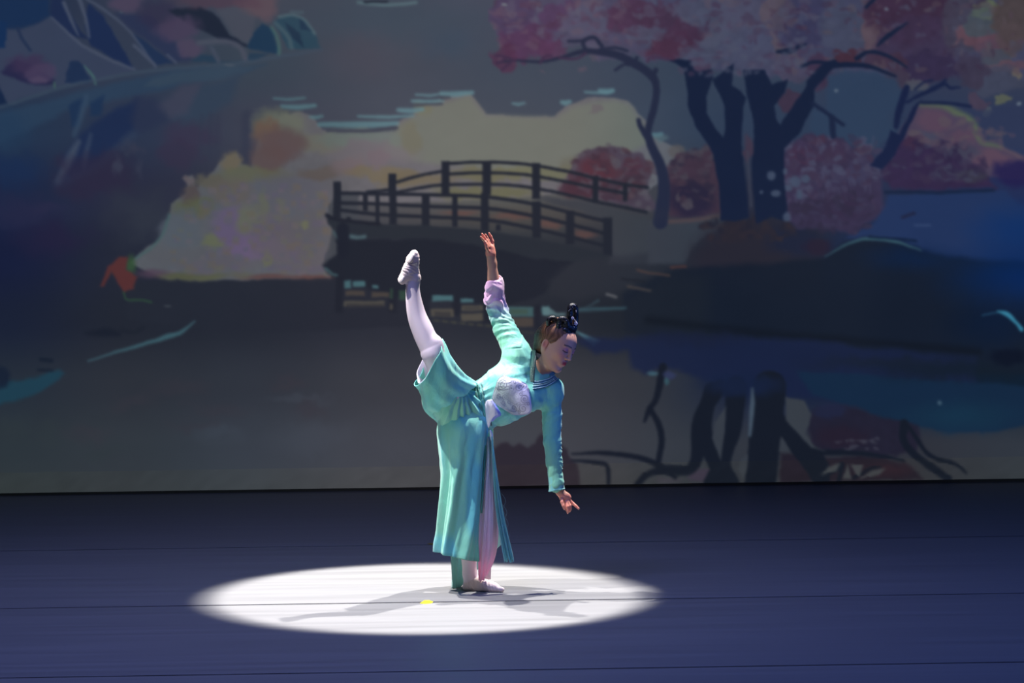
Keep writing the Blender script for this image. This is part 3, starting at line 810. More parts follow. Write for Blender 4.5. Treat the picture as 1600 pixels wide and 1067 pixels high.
blob(650, 640, 300, 40, (24, 34, 46), 8, 0.7, 10, 0.1)
blob(572, 745, 8, 8, (80, 100, 116), 8, 0.8, 1)
poly([(1085, 740), (1140, 690), (1240, 680), (1414, 720), (1560, 760), (1560, 870), (1414, 890), (1260, 870), (1140, 860), (1100, 810)], (42, 36, 54), 7, 8, 0.95, 6, 0.04)
blob(1240, 800, 120, 50, (48, 34, 50), 7, 0.8, 8)
blob(1200, 700, 60, 30, (40, 42, 70), 7, 0.8, 8)
poly([(980, 870), (1150, 890), (1400, 890), (1520, 930), (1580, 990), (980, 1000)], (42, 32, 44), 7, 8, 0.9, 4)
blob(1420, 950, 120, 34, (62, 38, 48), 7, 0.7, 6, 0.2)
blob(1050, 920, 60, 40, (46, 36, 48), 7, 0.7, 6)
blob(660, 970, 60, 30, (72, 58, 76), 7, 0.9, 5)
blob(520, 985, 60, 14, (72, 64, 76), 7, 0.7, 5)
poly([(770, 706), (780, 694), (792, 690), (800, 698), (812, 693), (826, 701), (838, 692), (846, 678), (858, 676), (872, 688), (890, 706), (902, 730), (908, 764), (770, 764)], (46, 40, 52), 0, 6, 0.92, 5)
for _ in range(16):
    blob(1240 + rs.uniform(-20, 180), 840 + rs.uniform(-20, 24), rs.uniform(6, 22), rs.uniform(4, 8), (82, 74, 86), 7, 0.6, 3)
TR = (27, 31, 44)
stroke([(735, 598, 60), (650, 730, 60), (640, 880, 54), (612, 940, 44), (560, 952, 30)], TR, 7, 60, 3)
stroke([(600, 944, 34), (500, 945, 34), (430, 965, 30), (388, 1005, 26)], TR, 7, 30, 3)
stroke([(700, 610, 60), (665, 780, 70), (720, 910, 80), (770, 1010, 90)], TR, 7, 90, 3)
stroke([(800, 600, 90), (790, 760, 70), (750, 900, 60), (720, 1000, 110)], TR, 7, 70, 3)
stroke([(940, 600, 140), (925, 760, 130), (900, 1010, 130)], TR, 7, 150, 3)
stroke([(960, 720, 60), (1050, 830, 80), (1130, 920, 100), (1160, 1010, 60)], TR, 7, 80, 3)
stroke([(1110, 872, 26), (1250, 872, 22), (1414, 888, 16), (1500, 910, 10)], TR, 7, 25, 3)
stroke([(1140, 985), (1190, 958), (1240, 925)], TR, 7, 22, 3)
stroke([(1225, 1000), (1240, 930)], TR, 7, 16, 3)
stroke([(1290, 980), (1350, 945), (1400, 935)], TR, 7, 14, 3)
blob(830, 590, 170, 50, (28, 38, 68), 7, 0.85, 6, 0.4)
G1 = (68, 67, 75)
poly([(762, 680), (752, 780), (738, 905), (700, 810), (712, 750)], G1, 7, 3, 1, 1)
poly([(852, 878), (846, 930), (830, 988), (806, 940), (820, 900)], G1, 7, 3, 1, 1)
poly([(990, 805), (1026, 862), (976, 868)], G1, 7, 3, 0.9, 1)
poly([(1005, 640), (1085, 655), (1118, 715), (1085, 790), (1130, 850), (1172, 866), (1110, 850), (1005, 735)], (70, 69, 76), 7, 4, 1, 2)
poly([(655, 915), (668, 935), (645, 945)], G1, 7, 3, 0.8, 1)
stroke([(866, 605, 8), (868, 680, 20), (858, 800, 12)], (82, 90, 104), 7, 14, 4)
for q in ([(1150, 970), (1180, 935), (1235, 920), (1215, 950)], [(1240, 985), (1262, 925), (1280, 985)], [(1275, 930), (1330, 925), (1310, 975)], [(1310, 985), (1360, 950), (1430, 945), (1400, 965)]):
    poly(q, (80, 76, 80), 7, 3, 0.9, 2)
stroke([(497, 515, 34), (470, 640, 26), (440, 690, 24), (418, 742, 12)], TR, 7, 28, 3)
stroke([(442, 690, 24), (478, 760, 26), (490, 830, 26), (474, 922, 24)], TR, 7, 26, 3)
stroke([(120, 878, 8), (250, 874, 18), (380, 890, 22), (480, 928, 26), (545, 975, 20)], TR, 7, 20, 3)
stroke([(118, 905, 8), (220, 915, 18), (262, 930, 18), (268, 1005, 16)], TR, 7, 18, 3)
stroke([(455, 815, 30), (452, 870, 24), (490, 920, 26), (600, 1000, 26)], TR, 8, 26, 3)
stroke([(468, 825, 14), (540, 920, 14), (620, 950, 14), (660, 980, 6)], TR, 8, 14, 3)
blob(455, 540, 24, 10, (70, 104, 118), 7, 0.8, 4)
blob(530, 550, 26, 18, (58, 62, 100), 7, 0.8, 4)
blob(512, 575, 10, 14, (60, 96, 106), 7, 0.8, 3)
for s7, c in (([(390, 112), (450, 126), (520, 134)], (96, 68, 62)), ([(530, 100), (590, 98)], (112, 62, 56)), ([(350, 180), (440, 198)], (88, 74, 70)), ([(262, 212), (300, 222)], (104, 102, 106)), ([(325, 150), (420, 160)], (34, 36, 46)),
              ([(150, 275), (250, 272), (340, 268)], (60, 92, 104))):
    stroke(s7, c, 7, 8, 4, 0.9)
blob(1140, 10, 60, 30, (46, 34, 56), 7, 0.7, 6)
# soft mottling everywhere, as the photograph's picture has
IMG *= (1 + 0.05 * (fbm2(UX, VY * 1.6, 46, 5.0, 3) - 0.5))[..., None]


def soften(a, it):
    for _ in range(it):
        b = a.copy()
        b[1:-1] = 0.25 * a[:-2] + 0.5 * a[1:-1] + 0.25 * a[2:]
        a = b.copy()
        a[:, 1:-1] = 0.25 * b[:, :-2] + 0.5 * b[:, 1:-1] + 0.25 * b[:, 2:]
    return a


def ramp(a, b, x):
    t = np.clip((x - a) / (b - a), 0, 1)
    return (t * t * (3 - 2 * t))[..., None]


# grade of the painted picture: cooler towards both ends
IMG *= 1 - ramp(860, 1130, UX) * np.array([0.20, 0.09, 0.04])
IMG *= 1 - ramp(640, 260, UX) * np.array([0.14, 0.06, 0.03])
IMG *= 1 - 0.10 * ramp(70, 100, IMG.mean(2)) * ramp(620, 480, UX)
g_ = IMG.mean(2, keepdims=True)
IMG = g_ + (IMG - g_) * 0.92                       # the projection is a little washed out
IMG = soften(IMG, 1)
hem_top = np.interp(u_ax, [0, 1600], [738.5, 713.0])
hem_bot = np.interp(u_ax, [-420, 0, 1600, 2020], [776.5, 770.3, 747.3, 741.5])
SCREEN_GAIN = 0.92
lin = srgb(np.clip(IMG, 0, 255)) * SCREEN_GAIN


def screen_pt(px, py, off=0.0):
    d = fwd[None] + right[None] * ((np.ravel(px) - 800) / F_PX)[:, None] + up[None] * ((533.5 - np.ravel(py)) / F_PX)[:, None]
    t = (SCR_Y - off - CAM[1]) / d[:, 1]
    return CAM + d * t[:, None]


def grid_faces(nr, nc, flip=False):
    i = np.arange(nr * nc).reshape(nr, nc)
    f = np.stack([i[:-1, :-1], i[1:, :-1], i[1:, 1:], i[:-1, 1:]], -1).reshape(-1, 4)
    return f[:, ::-1] if flip else f


def mat_screen(name):
    mt = bpy.data.materials.new(name)
    mt.use_nodes = True
    nt = mt.node_tree
    b = nt.nodes['Principled BSDF']
    b.inputs['Base Color'].default_value = (0.02, 0.02, 0.022, 1)
    b.inputs['Roughness'].default_value = 0.9
    b.inputs['Specular IOR Level'].default_value = 0.1
    a = nt.nodes.new('ShaderNodeAttribute')
    a.attribute_name = 'Col'
    nt.links.new(a.outputs['Color'], b.inputs['Emission Color'])
    b.inputs['Emission Strength'].default_value = 1.0
    return mt


M_screen = mat_screen('projected_picture')
scr = bpy.data.objects.new('projection_screen', None)
COL.objects.link(scr)
scr.location = (0, SCR_Y, 0)
tag(scr, 'wide projection screen showing a lakeside garden with bridge and blossom trees', 'screen')
keep = VY0 <= 738.5
nrow = int((v_ax <= hem_top.max() + 2).sum())
sp = screen_pt(UX0[:nrow], np.minimum(VY0[:nrow], hem_top[None, :] + 1.0)) - np.array([0, SCR_Y, 0])
pc = mesh_obj('picture_cloth', sp, grid_faces(nrow, len(u_ax)), M_screen, scr, True, lin[:nrow].reshape(-1, 3))
# the hem pocket along the bottom edge, slightly proud, with puckers
NH = 16
tt = np.linspace(0, 1, NH)
hp, hc = [], []
for t in tt:
    py = hem_top * (1 - t) + hem_bot * t
    off = 0.006 + 0.016 * math.sin(math.pi * t) ** 0.7 + 0.006 * (noise3(np.stack([u_ax / 22 + t * 0.8, np.full_like(u_ax, t * 1.5), np.full_like(u_ax, 3.3)], -1)) - 0.5)
    hp.append(screen_pt(u_ax, py, 0) - np.stack([0 * u_ax, SCR_Y + off, 0 * u_ax], 1))
    jr = np.clip(np.searchsorted(v_ax, py), 0, len(v_ax) - 1)
    c = lin[jr, np.arange(len(u_ax))]
    wr = noise3(np.stack([u_ax / 14 + t * 2.2, np.full_like(u_ax, t * 2), np.full_like(u_ax, 8.3)], -1))
    hc.append(c * np.array([1.12, 1.08, 0.97]) * (0.93 + 0.14 * wr)[:, None])
mesh_obj('hem', np.concatenate(hp), grid_faces(NH, len(u_ax)), M_screen, scr, True, np.concatenate(hc))

# ------------------------------------------------------------------ marks on the floor
M_yel = mat('yellow_tape', (235, 215, 30), 0.6)


def floor_mark(name, pts, mt, label, cat):
    w = np.array([floor_at(x, y, 0.0006) for x, y in pts])
    c = w.mean(0)
    c[2] = 0
    v = w - c
    b = v.copy()
    b[:, 2] = 0.0001
    n = len(pts)
    f = [tuple(range(n)), tuple(range(2 * n - 1, n - 1, -1))] + [(i, n + i, n + (i + 1) % n, (i + 1) % n) for i in range(n)]
    o = mesh_obj(name, np.concatenate([v, b]), f, mt, None, False)
    o.location = c
    tag(o, label, cat)
    return o


floor_mark('tape_mark', [(656, 942.5), (663, 937.8), (671, 937.6), (677, 940), (674, 942.5), (664, 943.4)], M_yel, 'small bright yellow tape mark in the pool of light', 'tape')
floor_mark('tape_mark', [(667, 849.6), (672, 848.6), (683, 848.4), (684, 850.2), (674, 850.8)], mat('dull_yellow_tape', (150, 130, 40), 0.7), 'dull yellow tape mark on the seam behind the dancer', 'tape')  # duller yellow than the front mark

# ------------------------------------------------------------------ surface from a distance field
def rc(a, b, r1, r2):
    return ('c', np.asarray(a, float), np.asarray(b, float), r1, r2)


def el(c, rad, R=None):
    return ('e', np.asarray(c, float), np.asarray(rad, float), np.eye(3) if R is None else np.asarray(R, float))


def sd(pr, X, Y, Z):
    if pr[0] == 'c':
        _, a, b, r1, r2 = pr
        d = b - a
        L = d @ d + 1e-12
        px, py, pz = X - a[0], Y - a[1], Z - a[2]
        t = np.clip((px * d[0] + py * d[1] + pz * d[2]) / L, 0, 1)
        return np.sqrt((px - t * d[0]) ** 2 + (py - t * d[1]) ** 2 + (pz - t * d[2]) ** 2) - (r1 + t * (r2 - r1))
    _, c, rad, R = pr                        # rows of R are the ellipsoid's axes
    px, py, pz = X - c[0], Y - c[1], Z - c[2]
    q = [(px * R[k, 0] + py * R[k, 1] + pz * R[k, 2]) for k in range(3)]
    k0 = np.sqrt(sum((q[k] / rad[k]) ** 2 for k in range(3)))
    k1 = np.sqrt(sum((q[k] / rad[k] ** 2) ** 2 for k in range(3))) + 1e-9
    return k0 * (k0 - 1) / k1


def bounds(pr, m):
    if pr[0] == 'c':
        _, a, b, r1, r2 = pr
        r = max(r1, r2) + m
        return np.minimum(a, b) - r, np.maximum(a, b) + r
    r = pr[2].max() + m
    return pr[1] - r, pr[1] + r


def field(prims, ax):
    """prims: list of (primitive, blend, op) with op '+' union or '-' cut; ax: three coordinate arrays"""
    f = np.full(tuple(len(a) for a in ax), 0.5, dtype=np.float32)
    for pr, k, op in prims:
        lo, hi = bounds(pr, k + 0.03)
        s = tuple(slice(*np.searchsorted(ax[i], (lo[i], hi[i]))) for i in range(3))
        X, Y, Z = np.meshgrid(ax[0][s[0]], ax[1][s[1]], ax[2][s[2]], indexing='ij', sparse=True)
        d = sd(pr, X, Y, Z).astype(np.float32)
        g = f[s]
        if op == '+':
            h = np.maximum(k - np.abs(g - d), 0) / max(k, 1e-6)
            f[s] = np.minimum(g, d) - h * h * k * 0.25
        else:
            h = np.maximum(k - np.abs(g + d), 0) / max(k, 1e-6)
            f[s] = np.maximum(g, -d) + h * h * k * 0.25
    return f


def surf(f, ax):
    """naive surface nets on a rectilinear grid"""
    ins = f < 0
    n = np.array(f.shape)
    cnt = np.zeros(tuple(n - 1), dtype=np.int8)
    for a in (0, 1):
        for b in (0, 1):
            for c in (0, 1):
                cnt += ins[a:n[0] - 1 + a, b:n[1] - 1 + b, c:n[2] - 1 + c]
    act = (cnt > 0) & (cnt < 8)
    I, J, Kk = np.nonzero(act)
    vid = np.full(act.shape, -1, dtype=np.int32)
    vid[I, J, Kk] = np.arange(len(I))
    acc = np.zeros((len(I), 3))
    num = np.zeros(len(I))
    cor = {}
    for a in (0, 1):
        for b in (0, 1):
            for c in (0, 1):
                cor[a, b, c] = (f[I + a, J + b, Kk + c].astype(np.float64), np.stack([ax[0][I + a], ax[1][J + b], ax[2][Kk + c]], 1))
    for p in cor:
        for d in range(3):
            if p[d] == 0:
                q = list(p)
                q[d] = 1
                (fa, pa), (fb, pb) = cor[p], cor[tuple(q)]
                x = (fa < 0) != (fb < 0)
                t = np.where(x, fa / np.where(x, fa - fb, 1), 0)
                acc += np.where(x[:, None], pa + (pb - pa) * t[:, None], 0)
                num += x
    v = acc / num[:, None]
    faces = []
    for d in range(3):
        s0 = [slice(None)] * 3
        s1 = [slice(None)] * 3
        s0[d] = slice(0, -1)
        s1[d] = slice(1, None)
        A, B = ins[tuple(s0)], ins[tuple(s1)]
        e = np.argwhere(A != B)
        o = [k for k in range(3) if k != d]
        e = e[(e[:, o[0]] > 0) & (e[:, o[1]] > 0) & (e[:, o[0]] < n[o[0]] - 1) & (e[:, o[1]] < n[o[1]] - 1)]
        inside = A[e[:, 0], e[:, 1], e[:, 2]]
        q = []
        for (da, db) in ((0, 0), (1, 0), (1, 1), (0, 1)):
            c = e.copy()
            c[:, o[0]] -= 1 - da
            c[:, o[1]] -= 1 - db
            q.append(vid[c[:, 0], c[:, 1], c[:, 2]])
        q = np.stack(q, 1)
        flip = inside if d != 1 else ~inside
        q = np.where(flip[:, None], q, q[:, ::-1])
        faces.append(q)
    return v, np.concatenate(faces)


def relax(v, f, it=2, lam=0.5):
    e = np.concatenate([f[:, [0, 1]], f[:, [1, 2]], f[:, [2, 3]], f[:, [3, 0]]])
    e = np.concatenate([e, e[:, ::-1]])
    deg = np.bincount(e[:, 0], minlength=len(v)).astype(float)[:, None]
    for i in range(it):
        s = np.stack([np.bincount(e[:, 0], weights=v[e[:, 1], k], minlength=len(v)) for k in range(3)], 1) / np.maximum(deg, 1)
        v = v + lam * (s - v)
    return v


def normals(v, f):
    n = np.cross(v[f[:, 2]] - v[f[:, 0]], v[f[:, 3]] - v[f[:, 1]])
    o = np.zeros_like(v)
    for c in range(f.shape[1]):
        for k in range(3):
            o[:, k] += np.bincount(f[:, c], weights=n[:, k], minlength=len(v))
    return o / (np.linalg.norm(o, axis=1, keepdims=True) + 1e-12)


def axis(lo, hi, h, fine=None, hf=None):
    """grid coordinates with spacing h, and hf inside the fine ranges"""
    out = [lo]
    while out[-1] < hi:
        x = out[-1]
        s = h
        if fine:
            for a, b in fine:
                if a <= x <= b:
                    s = hf
        out.append(x + s)
    return np.array(out)


def sst(a, b, x):
    t = np.clip((x - a) / (b - a), 0, 1)
    return t * t * (3 - 2 * t)


def mixc(c0, c1, t):
    return srgb(c0)[None] * (1 - t[:, None]) + srgb(c1)[None] * t[:, None]


def tube(pts, rad, sides=6, n=None, cap=True):
    """tube along a path: vertices, quads"""
    p = np.asarray(pts, float)
    if n:
        r = cr(np.asarray(rad, float)[:, None], n)[:, 0] if np.ndim(rad) else rad
        p = cr(p, n)
        rad = r
    m = len(p)
    rad = np.full(m, rad) if np.ndim(rad) == 0 else np.asarray(rad)
    t = np.gradient(p, axis=0)
    t /= np.linalg.norm(t, axis=1, keepdims=True) + 1e-12
    ref = np.array([0.0, 1.0, 0.0]) if abs(t[0, 1]) < 0.8 else np.array([1.0, 0, 0])
    vs_ = []
    u = np.cross(t[0], ref)
    u /= np.linalg.norm(u)
    th = np.linspace(0, 2 * math.pi, sides, endpoint=False)
    for i in range(m):
        u = u - t[i] * (u @ t[i])
        u /= np.linalg.norm(u) + 1e-12
        w = np.cross(t[i], u)
        vs_.append(p[i] + rad[i] * (np.cos(th)[:, None] * u + np.sin(th)[:, None] * w))
    v = np.concatenate(vs_)
    f = [(i * sides + j, i * sides + (j + 1) % sides, (i + 1) * sides + (j + 1) % sides, (i + 1) * sides + j) for i in range(m - 1) for j in range(sides)]
    return v, np.array(f)


def join(parts):
    v, f, o = [], [], 0
    for a, b in parts:
        v.append(a)
        f.append(np.asarray(b) + o)
        o += len(a)
    return np.concatenate(v), np.concatenate(f)


def solid(o, t, offset=0.0):
    md = o.modifiers.new('thickness', 'SOLIDIFY')
    md.thickness = t
    md.offset = offset
    return o


# ------------------------------------------------------------------ the dancer
person = bpy.data.objects.new('person', None)
COL.objects.link(person)
person.rotation_euler = (0, 0, -YAW)
tag(person, 'dancer in teal costume balancing on one leg, other leg and one arm raised', 'person')

M_skin = mat('skin_and_tights', rough=0.5, attr=True, spec=0.35, sss=0.12)
M_satin = mat('teal_satin', rough=0.55, attr=True, spec=0.3, sheen=0.3, bump=(26, 0.7, (1, 1, 0.4)), translucent=0.12, vary=0.08)
M_sheer = mat('sheer_silk', rough=0.55, attr=True, spec=0.3, sheen=0.3, bump=(40, 0.4, (1, 1, 0.2)), translucent=0.3, vary=0.05)
M_shoe = mat('ballet_canvas', (236, 216, 212), rough=0.7, bump=(120, 0.2, (1, 1, 1)), vary=0.06)
M_pad = mat('shoe_sole_suede', (232, 220, 212), rough=0.85, vary=0.06)

# limbs and trunk
hipS, kneeS, ankS = P(737, 655, .03), P(734, 775, -.02), P(734, 896, .0)
hipR, kneeR = P(714, 640, -.04), P(676, 552, -.26)
RL = [P(676, 552, -.26), P(662, 520, -.245), P(650.5, 490, -.235), P(645, 455, -.23), P(647, 434, -.23)]
shR, elR, wrR = P(807, 548, .06), P(779, 490, .16), P(769, 412, .15)
shL, elL, wrL = P(862, 611, .03), P(863, 690, .0), P(875, 768, -.02)
body = []
add = lambda pr, k=.03, op='+': body.append((pr, k, op))


def chain(pts, rad, n):
    """a limb: one smooth tapering run of short cones"""
    c = cr(np.concatenate([np.array(pts), np.array(rad)[:, None]], 1), n)
    for i in range(n - 1):
        add(rc(c[i, :3], c[i + 1, :3], c[i, 3], c[i + 1, 3]), .02 if i == 0 else .0)


# trunk
add(rc(P(716, 642, -.03), P(738, 645, .04), .085, .085))
add(rc(P(735, 640, 0), P(756, 631, .01), .09, .075), .05)
TR_A = [P(752, 621, .01), P(778, 606, .02), P(806, 579, .04)]
TR_B = [P(758, 645, .01), P(785, 634, .01), P(834, 613, .02)]
for T in (TR_A, TR_B):
    add(rc(T[0], T[1], .062, .072), .05)
    add(rc(T[1], T[2], .072, .068), .03)
add(rc(P(812, 562, .05), P(854, 606, .03), .058, .055), .05)
add(rc(P(842, 586, .03), P(861, 556, .0), .046, .040), .03)
# arms
add(rc(shR, elR, .047, .038), .03)
chain([elR, P(773, 450, .155), P(770, 426, .15), wrR], [.038, .034, .026, .021], 16)
add(rc(shL, elL, .040, .034), .02)
chain([elL, P(868, 730, -.01), wrL], [.036, .030, .020], 12)
# supporting leg
add(rc(hipS, kneeS, .085, .053), .04)
chain([kneeS, P(732, 820, .01), P(732.5, 862, .005), ankS], [.052, .051, .040, .032], 16)
add(rc(ankS, P(733, 914, 0), .030, .026), .02)
add(rc(P(731, 917, .01), P(768, 918, -.05), .024, .020), .02)
add(rc(P(740, 905, 0), P(772, 917, -.05), .022, .018), .02)
add(rc(P(768, 918, -.05), P(783, 921, -.07), .018, .012), .015)
# raised leg
add(rc(hipR, P(690, 580, -.2), .085, .062), .05)
add(rc(P(690, 580, -.2), RL[0], .062, .052), .008)
chain(RL, [.050, .0515, .044, .034, .031], 60)
add(el(P(683, 537, -.27), (.026, .026, .034)), .03)                      # knee cap
add(rc(P(632, 436, -.24), P(646, 404, -.25), .020, .022), .02)
add(rc(P(646, 404, -.25), P(647.5, 396, -.255), .022, .014), .02)


# hands -----------------------------------------------------------------
def finger(pts, r0, r1):
    n = len(pts) - 1
    for i in range(n):
        ra = r0 + (r1 - r0) * i / n
        rb = r0 + (r1 - r0) * (i + 1) / n
        add(rc(pts[i], pts[i + 1], ra, rb), .003)


# raised hand: palm turned to the side, fingers fanned back
y0 = .15
add(rc(wrR, P(767, 398, y0), .021, .024), .014)
add(el(P(766.5, 391, y0), (.023, .016, .030)), .014)
add(rc(P(763, 396, y0 - .01), P(761.5, 386, y0 - .012), .011, .009), .006)
finger([P(770, 386, y0 + .01), P(769.5, 377, y0 + .012), P(767, 370, y0 + .012), P(764.3, 364.5, y0 + .008)], .0085, .0058)
finger([P(766.5, 384, y0 + .002), P(763, 376, y0 + .0), P(760.3, 370.5, y0 - .004), P(758.6, 366.5, y0 - .01)], .0085, .0056)
finger([P(764.5, 384.5, y0 - .008), P(760, 376, y0 - .014), P(756, 370, y0 - .02), P(753.2, 365.6, y0 - .026)], .0082, .0054)
finger([P(763, 386, y0 - .016), P(758.5, 379, y0 - .026), P(754, 373.5, y0 - .034), P(751, 370, y0 - .04)], .0076, .005)
finger([P(763.5, 394, y0 - .016), P(760, 387, y0 - .026), P(758.8, 381.5, y0 - .03), P(758.4, 378.5, y0 - .03)], .0088, .006)
# lowered hand: index finger reaching out, the others hanging, thumb below the palm
y1 = -.02
add(rc(wrL, P(880, 774, y1), .020, .022), .012)
add(el(P(884, 778.5, y1), (.026, .015, .028), [[.75, 0, -.66], [0, 1, 0], [.66, 0, .75]]), .012)
finger([P(889, 781, y1), P(895, 786.5, y1), P(900, 790.5, y1 - .004), P(904, 794.6, y1 - .006)], .0085, .0056)
finger([P(887, 783, y1 - .010), P(890.5, 790, y1 - .016), P(891, 795.5, y1 - .016), P(890, 799, y1 - .012)], .0085, .0056)
finger([P(884.8, 784, y1 - .014), P(886.6, 791.5, y1 - .024), P(887.4, 797.5, y1 - .024), P(887, 801.3, y1 - .02)], .0085, .0056)
finger([P(884, 783, y1 + .010), P(884.5, 789, y1 + .016), P(885, 794, y1 + .016), P(885, 797.5, y1 + .012)], .0075, .005)
finger([P(878.5, 777, y1 - .012), P(878, 784, y1 - .024), P(880, 790, y1 - .03), P(882, 795, y1 - .03)], .0092, .006)

# head ------------------------------------------------------------------
def rot(ax_, deg):
    return np.array(Matrix.Rotation(math.radians(deg), 3, ax_))


HR = rot('Y', 28) @ rot('Z', -35)
HF, HS, HU = HR[:, 0], HR[:, 1], HR[:, 2]                # face direction, her left, crown
HC = P(868, 538.5, .0)
HS_ = 1.0
h = lambda a, b, c: HC + HF * a + HS * b + HU * c
AX = np.stack([HF, HS, HU])
add(el(h(-.012, 0, .024), (.090, .073, .086), AX), .01)
add(el(h(.028, 0, -.028), (.062, .058, .075), AX), .03)
add(el(h(.040, 0, .030), (.054, .060, .060), AX), .03)
for s in (-1, 1):
    add(rc(h(-.005, s * .050, -.045), h(.062, s * .016, -.094), .017, .014), .03)     # jaw line
    add(el(h(.058, s * .036, -.022), (.028, .022, .024), AX), .025)                      # cheek
add(el(h(.073, 0, -.098), (.017, .020, .014), AX), .02)
add(rc(h(.089, 0, .022), h(.109, 0, -.026), .0065, .0080), .012)                          # nose
for s in (-1, 1):
    add(el(h(.097, s * .010, -.029), (.009, .007, .0065), AX), .006)
    add(el(h(.099, s * .030, .006), (.013, .019, .012), AX), .012, '-')                   # eye sockets
    add(el(h(.079, s * .031, .005), (.0125, .0145, .0125), AX), .004)                      # closed lid over the eyeball
    add(rc(h(.088, s * .014, .022), h(.079, s * .044, .024), .006, .005), .012)            # brow ridge
add(el(h(.083, 0, -.058), (.014, .024, .018), AX), .015)
for (c, s0, r) in ((-.051, .016, .0052), (-.0605, .013, .0060)):
    add(rc(h(.0965, 0, c), h(.088, s0, c - .002), r, r * .55), .003)
    add(rc(h(.0965, 0, c), h(.088, -s0, c - .002), r, r * .55), .003)
for s in (-1, 1):                                                                          # ears
    E = AX
    add(el(h(-.010, s * .073, -.012), (.017, .008, .029), E), .004)
    add(el(h(-.006, s * .084, -.010), (.010, .0095, .018), E), .003, '-')
    add(el(h(-.002, s * .071, -.036), (.009, .006, .011), E), .004)

lo = np.array([P(615, 0, 0)[0], -.34, -.01])
hi = np.array([P(910, 0, 0)[0], .26, P(760, 355, .15)[2]])
hx, hz = (HC[0] - .10, HC[0] + .125), (HC[2] - .13, HC[2] + .13)
axs = [axis(lo[0], hi[0], .0045, [hx, (P(748, 0)[0], P(778, 0)[0])], .0024), axis(lo[1], hi[1], .0045, [(HC[1] - .11, HC[1] + .09)], .0030),
       axis(lo[2], hi[2], .0045, [hz, (P(0, 405, .15)[2], 9), (P(0, 806)[2], P(0, 764)[2])], .0024)]
fb = field(body, axs)
bv, bf = surf(fb, axs)
bv = relax(bv, bf, 2, .35)
del fb
px_, py_ = pix(bv)
q = bv - HC
a_, b_, c_ = q @ HF, q @ HS, q @ HU
SKIN = (204, 154, 132)
col = np.tile(srgb(SKIN), (len(bv), 1))
legs = ((py_ > 640) & (px_ < 800)) | (px_ < 722)
col[legs] = srgb((222, 208, 216))
hand = ((py_ < 400) & (px_ > 740) & (px_ < 790)) | ((py_ > 772) & (px_ > 860))
col[hand] = srgb((232, 152, 130))  # redder hands: strong warm light on the fingers put into the skin colour
head = (np.linalg.norm(q, axis=1) < .17) & (c_ > -.13)
def paint(mask, c, t):
    w = (t * (head & mask))[:, None]
    col[:] = col * (1 - w) + srgb(c)[None] * w
front = a_ > .03
paint(np.abs(b_) > .06, (200, 118, 100), .8 * np.exp(-((a_ + .005) / .012) ** 4 - ((c_ + .012) / .02) ** 4))
one = np.ones(len(bv))
sb = np.abs(b_)
paint(front, (206, 128, 132), .5 * np.exp(-((sb - .042) / .018) ** 2 - ((c_ + .026) / .020) ** 2))           # rouge
paint(front, (188, 120, 150), .75 * np.exp(-((sb - .032) / .018) ** 4 - ((c_ - .010) / .011) ** 4))          # eye shadow
paint(front, (38, 24, 26), .95 * np.exp(-((c_ - (-.003 + 9 * (sb - .030) ** 2)) / .0026) ** 4) * ((sb > .014) & (sb < .050)))   # lashes
paint(front, (66, 44, 40), .9 * np.exp(-((c_ - (.029 + .10 * (sb - .03) * (sb < .038) - .18 * np.maximum(sb - .038, 0))) / .0034) ** 4) * ((sb > .013) & (sb < .053)))  # brows
paint(a_ > .075, (178, 52, 66), .9 * np.exp(-((c_ + .0562) / .0098) ** 6 - (sb / .0185) ** 6))                # lips
paint(a_ > .075, (96, 24, 32), .8 * np.exp(-((c_ + .0558) / .0016) ** 4 - (sb / .0170) ** 6))
bo = mesh_obj('body', bv, bf, M_skin, person, True, col)
tag(bo, 'skin of face, hands and forearm, white tights on the legs')

# ------------------------------------------------------------------ costume
def sheet(name, rows, nu, nv, mt, color, fold=None, closed=False, thick=.0028, label=None, parent=None):
    """cloth through rows of control points (px, py, depth); color(u, v, px, py) -> linear rgb; fold(u, v) -> metres along the normal"""
    g = np.array([[P(*p) for p in r] for r in rows])
    g = cr(g, nv)                                                # down the rows
    g = np.swapaxes(cr(np.swapaxes(g, 0, 1), nu, closed), 0, 1)    # along each row
    v = g.reshape(-1, 3)
    U, V = np.meshgrid(np.linspace(0, 1, nu, endpoint=not closed), np.linspace(0, 1, nv))
    f = grid_faces(nv, nu)
    if closed:
        i = np.arange(nv * nu).reshape(nv, nu)
        j = np.roll(i, -1, 1)
        f = np.stack([i[:-1], i[1:], j[1:], j[:-1]], -1).reshape(-1, 4)
    if fold is not None:
        v = v + normals(v, f) * fold(U.ravel(), V.ravel())[:, None]
    a, b = pix(v)
    o = mesh_obj(name, v, f, mt, parent or person, True, color(U.ravel(), V.ravel(), a, b))
    solid(o, thick)
    if label:
        o['label'] = label
    return o


def ridge(x):
    return 1 - 2 * np.abs(x - np.floor(x) - 0.5)


def wr(p, s, t, fs, ft, seed):
    """wrinkle noise stretched along t and fine across s"""
    a, b = p @ s, p @ t
    c = np.cross(s, t)
    q = np.stack([a * fs + 2.0 * noise3(p * 9 + seed), b * ft, (p @ c) * ft + seed], 1)
    return noise3(q) - 0.5


def satin(p, k=1.0):
    """shot silk: green and blue threads"""
    n = noise3(p * np.array([14, 14, 5]) + 4)
    return mixc((140, 214, 182), (116, 198, 184), sst(.3, .7, n)) * k


